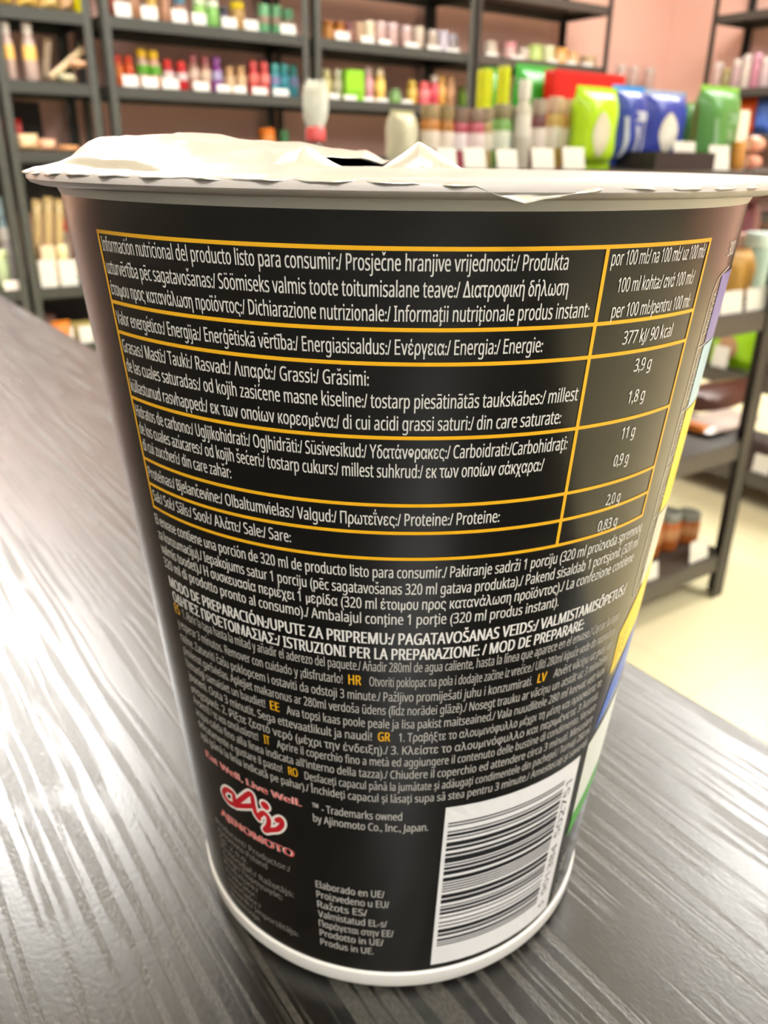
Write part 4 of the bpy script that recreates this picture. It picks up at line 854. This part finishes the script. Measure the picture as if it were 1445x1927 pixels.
 ('jar', 'jar', 5.2, 3.234, 1.36, 0.067, 0.067, 0.176, 0, ('c0a8a8', 'd8c4c0'), 'pale pink jar, sixth from left on the upper shelf of the side wall rack', 'goods on the side wall rack', 'jar'),
 ('pouch', 'pouch', 5.2, 3.342, 1.1, 0.179, 0.1, 0.209, -90, ('e05818', 'd84810'), 'orange pouch on the second shelf of the side wall rack', 'goods on the side wall rack', 'bag'),
 ('pouch', 'pouch', 5.2, 3.187, 1.1, 0.124, 0.1, 0.203, -90, ('4868b8', '5878c8'), 'blue pouch on the second shelf of the side wall rack', 'goods on the side wall rack', 'bag'),
]

# ------------------------------------------------------------------ shop goods (built once per shape, scaled to size in their own meshes)
def pil(w, d, h, cr=.10, n=10, flat=.0):
    """pouch: two bulging skins meeting at side seams and crimped ends"""
    mb = MB()
    def skin(sg):
        def fn(u, v):
            b = (max(0, 1 - abs(2 * u - 1) ** 2.6)) ** .5 * (max(0, 1 - abs(2 * v - 1) ** 4)) ** .6
            wv = 1 - .06 * math.sin(PI * v)
            b *= 1 + .10 * math.sin(9 * u + 5 * v * sg) * math.sin(7 * v)
            return ((u - .5) * w * wv, sg * b * d * .5, h * (cr * .5 + (1 - cr) * v))
        return fn
    mb.grid(skin(-1), n, n); 
    mb2 = MB().grid(skin(1), n, n)
    mb.add(mb2.v, [tuple(reversed(f)) for f in mb2.f])
    return mb
def front_patch(w, d, h, pts, off=.0012):
    """a printed patch following a pouch's front: pts is an outline in (u, v), fanned from its centre"""
    def y(u, v):
        b = (max(0, 1 - abs(2 * u - 1) ** 2.6)) ** .5 * (max(0, 1 - abs(2 * v - 1) ** 4)) ** .6
        b *= 1 - .10 * math.sin(9 * u - 5 * v) * math.sin(7 * v) * -1 if False else 1 + .10 * math.sin(9 * u - 5 * v) * math.sin(7 * v)
        return -b * d * .5 - off
    cu = sum(p[0] for p in pts) / len(pts); cv = sum(p[1] for p in pts) / len(pts)
    mb = MB(); rings = 5; vs = []; fs = []
    n = len(pts)
    for k in range(1, rings + 1):
        for (u, v) in pts:
            a = cu + (u - cu) * k / rings; b = cv + (v - cv) * k / rings
            vs.append(((a - .5) * w * .96, y(a, b), h * (.05 + .9 * b)))
    vs.append(((cu - .5) * w * .96, y(cu, cv), h * (.05 + .9 * cv)))
    for i in range(n):
        fs.append((n * rings, i, (i + 1) % n))
        for k in range(rings - 1):
            fs.append((k * n + i, (k + 1) * n + i, (k + 1) * n + (i + 1) % n, k * n + (i + 1) % n))
    return mb.add(vs, fs)
def crimp(w, z0, z1):
    mb = MB(); n = 24
    for k in range(n):
        pass
    def fn(sg):
        return lambda u, v: ((u - .5) * w, sg * .0012 + .0012 * math.sin(u * 60), z0 + (z1 - z0) * v)
    return mb.grid(fn(-1), 30, 2).grid(fn(1), 30, 2)

def make(kind, name, x, y, z, w, d, h, rz, cols, label, group, cat):
    t = thing(name, label, cat, (x, y, z), R(rz), group)
    c = [mat(k, rough=.35, var=.10, scale=40) for k in cols]
    r = w / 2
    if kind in ('jar',):
        hl = h * .22
        MB().lathe([(r * .9, 0), (r, h * .04), (r, h * .66), (r * .94, h * .73), (r * .8, h - hl)]).build('jar_body', c[0], t)
        MB().lathe([(r * .93, h - hl), (r * .95, h - hl + .001), (r * .95, h - .003), (r * .88, h)]).build('lid', c[1], t)
        if len(c) > 2:
            MB().lathe([(r * 1.012, h * .30), (r * 1.02, h * .31), (r * 1.02, h * .58), (r * 1.012, h * .59)]).build('paper_label', c[2], t)
    elif kind == 'bottle':
        MB().lathe([(r * .9, 0), (r, h * .03), (r, h * .60), (r * .92, h * .68), (r * .62, h * .76), (r * .6, h * .80)]).build('bottle_body', c[0], t)
        MB().lathe([(r * .72, h * .785), (r * .76, h * .79), (r * .74, h * .97), (r * .6, h)]).build('cap', c[1], t)
        if len(c) > 2:
            MB().lathe([(r * 1.012, h * .36), (r * 1.02, h * .37), (r * 1.02, h * .60), (r * 1.012, h * .61)]).build('paper_label', c[2], t)
    elif kind == 'can':
        MB().lathe([(r * .94, 0), (r, h * .03), (r, h * .93), (r * .94, h * .97)]).build('tin_body', c[0], t)
        MB().lathe([(r * .96, h * .955), (r * .98, h * .96), (r * .98, h), (r * .9, h * 1.0), (r * .88, h * .985)]).build('lid', c[1], t)
        MB().lathe([(r * 1.005, h * .38), (r * 1.015, h * .39), (r * 1.015, h * .62), (r * 1.005, h * .63)]).build('paper_label', mat('a08878', rough=.5), t)
    elif kind in ('pouch', 'oval_pouch', 'stripe_pouch'):
        pil(w, d, h).build('pouch_body', c[0], t)
        crimp(w * .98, h * .93, h).build('top_seal', c[1], t)
        crimp(w * .98, 0, h * .06).build('bottom_seal', c[0], t)
        if kind == 'oval_pouch':
            pts = [(.42 + .21 * math.cos(a), .42 + .30 * math.sin(a)) for a in [2 * PI * k / 24 for k in range(24)]]
            front_patch(w, d, h, pts).build('printed_oval', c[2], t)
        elif kind == 'stripe_pouch':
            for (u0, u1, v0, v1, bow) in ((.14, .24, .05, .62, .05), (.48, .60, .05, .50, .05), (.76, .86, .05, .55, .03), (.44, .80, .56, .70, .14)):
                n = 8
                pts = [(u0 + bow * math.sin(PI * k / n), v0 + (v1 - v0) * k / n) for k in range(n + 1)] + \
                      [(u1 + bow * math.sin(PI * k / n), v0 + (v1 - v0) * k / n) for k in range(n, -1, -1)]
                front_patch(w, d, h, pts).build('printed_stripe', c[2], t)
    elif kind == 'carton':
        MB().box(-w / 2, w / 2, -d / 2, d / 2, 0, h * .985).build('carton_body', c[0], t, smooth=False, bevel=.0015)
        MB().box(-w / 2 + .001, w / 2 - .001, -d / 2 + .001, d / 2 - .001, h * .985, h).build('top_flap', c[1], t, smooth=False)
        MB().box(-w * .36, w * .36, -d / 2 - .0006, -d / 2 + .0006, h * .12, h * .36).build('printed_panel', c[1], t, smooth=False)
    elif kind == 'flatpack':
        mb = MB()
        def sk(sg):
            return lambda u, v: ((u - .5) * w, (v - .5) * max(d, .08), h * .5 + sg * h * .5 * (max(0, 1 - abs(2 * u - 1) ** 4)) ** .5 * (max(0, 1 - abs(2 * v - 1) ** 4)) ** .5)
        mb.grid(sk(1), 10, 8); lo = MB().grid(sk(-1), 10, 8); mb.add(lo.v, [tuple(reversed(f)) for f in lo.f])
        mb.build('packet_body', c[0], t)
        MB().box(-w * .5, -w * .36, -d * .3, d * .3, h * .30, h * 1.0).build('printed_end', c[1], t, smooth=False, bevel=.002)
    elif kind == 'price_tag':
        s = h
        card = MB().add([(-w / 2, -.002, 0), (w / 2, -.002, 0), (w / 2, .004, s), (-w / 2, .004, s), (-w / 2, -.001, 0), (w / 2, -.001, 0), (w / 2, .005, s), (-w / 2, .005, s)],
                        [(0, 1, 2, 3), (7, 6, 5, 4), (0, 4, 5, 1), (1, 5, 6, 2), (2, 6, 7, 3), (3, 7, 4, 0)])
        card.build('card', c[0], t, smooth=False)
        MB().box(-w * .3, w * .3, -.001, .012, 0, .002).build('card_foot', mat('d8d6d0', rough=.4), t, smooth=False)
    elif kind == 'tray':
        mb = MB().box(-w / 2, w / 2, -d / 2, d / 2, 0, .004)
        mb.box(-w / 2, w / 2, -d / 2, -d / 2 + .004, .004, h).box(-w / 2, w / 2, d / 2 - .004, d / 2, .004, h)
        mb.box(-w / 2, -w / 2 + .004, -d / 2 + .004, d / 2 - .004, .004, h).box(w / 2 - .004, w / 2, -d / 2 + .004, d / 2 - .004, .004, h)
        mb.build('tray_body', c[0], t, smooth=False)
    elif kind == 'roll':
        o = MB().tube([(-w * .42, 0, h / 2), (-w * .38, 0, h / 2), (-w * .2, 0, h / 2), (w * .2, 0, h / 2), (w * .38, 0, h / 2), (w * .42, 0, h / 2)], [h * .2, h * .42, h * .5, h * .5, h * .42, h * .2], 18).build('wrapped_candy', c[0], t)
        for sg in (-1, 1):
            MB().tube([(sg * w * .40, 0, h / 2), (sg * w * .48, 0, h / 2), (sg * w * .62, 0, h / 2)], [h * .18, h * .14, h * .4], 12).build('twisted_end', c[1], t)
    elif kind == 'stick':
        a = R(rz); t.rotation_euler = (0, a, 0); t.location.z = z + math.sin(a) * w / 2
        pil(w, d, h).build('packet_body', c[0], t)
        crimp(w * .95, h * .95, h).build('top_seal', c[1], t)
    elif kind == 'plume':
        hb = h * .30
        MB().lathe([(.013, 0), (.016, .004), (.016, hb * .55), (.010, hb * .8), (.009, hb)]).build('glass_jar', mat('a8a498', rough=.1, trans=.6), t)
        MB().lathe([(.012, hb - .002), (.014, hb), (.014, hb + .014), (.011, hb + .018)]).build('red_collar', c[1], t)
        mb = MB(); rnd = random.Random(3); zb = hb + .012
        for k in range(220):
            a = rnd.uniform(0, 2 * PI); e = rnd.random(); L = (h - zb) * rnd.uniform(.55, 1.0)
            sp = .017 * math.sqrt(rnd.random())
            p0 = Vector((.008 * math.cos(a), .008 * math.sin(a), zb))
            p1 = Vector((sp * .9 * math.cos(a), sp * .9 * math.sin(a), zb + L * .5))
            p2 = Vector((sp * 1.0 * math.cos(a + .2), sp * 1.0 * math.sin(a + .2), zb + L))
            mb.tube([p0, p1, p2], [.001, .0032, .0008], 5)
        mb.build('feathers', c[0], t)
    return t
for it in ITEMS:
    it = list(it); it[4] = round(it[4] + .0012, 4)         # rests just clear of the shelf sheet
    make(*it)
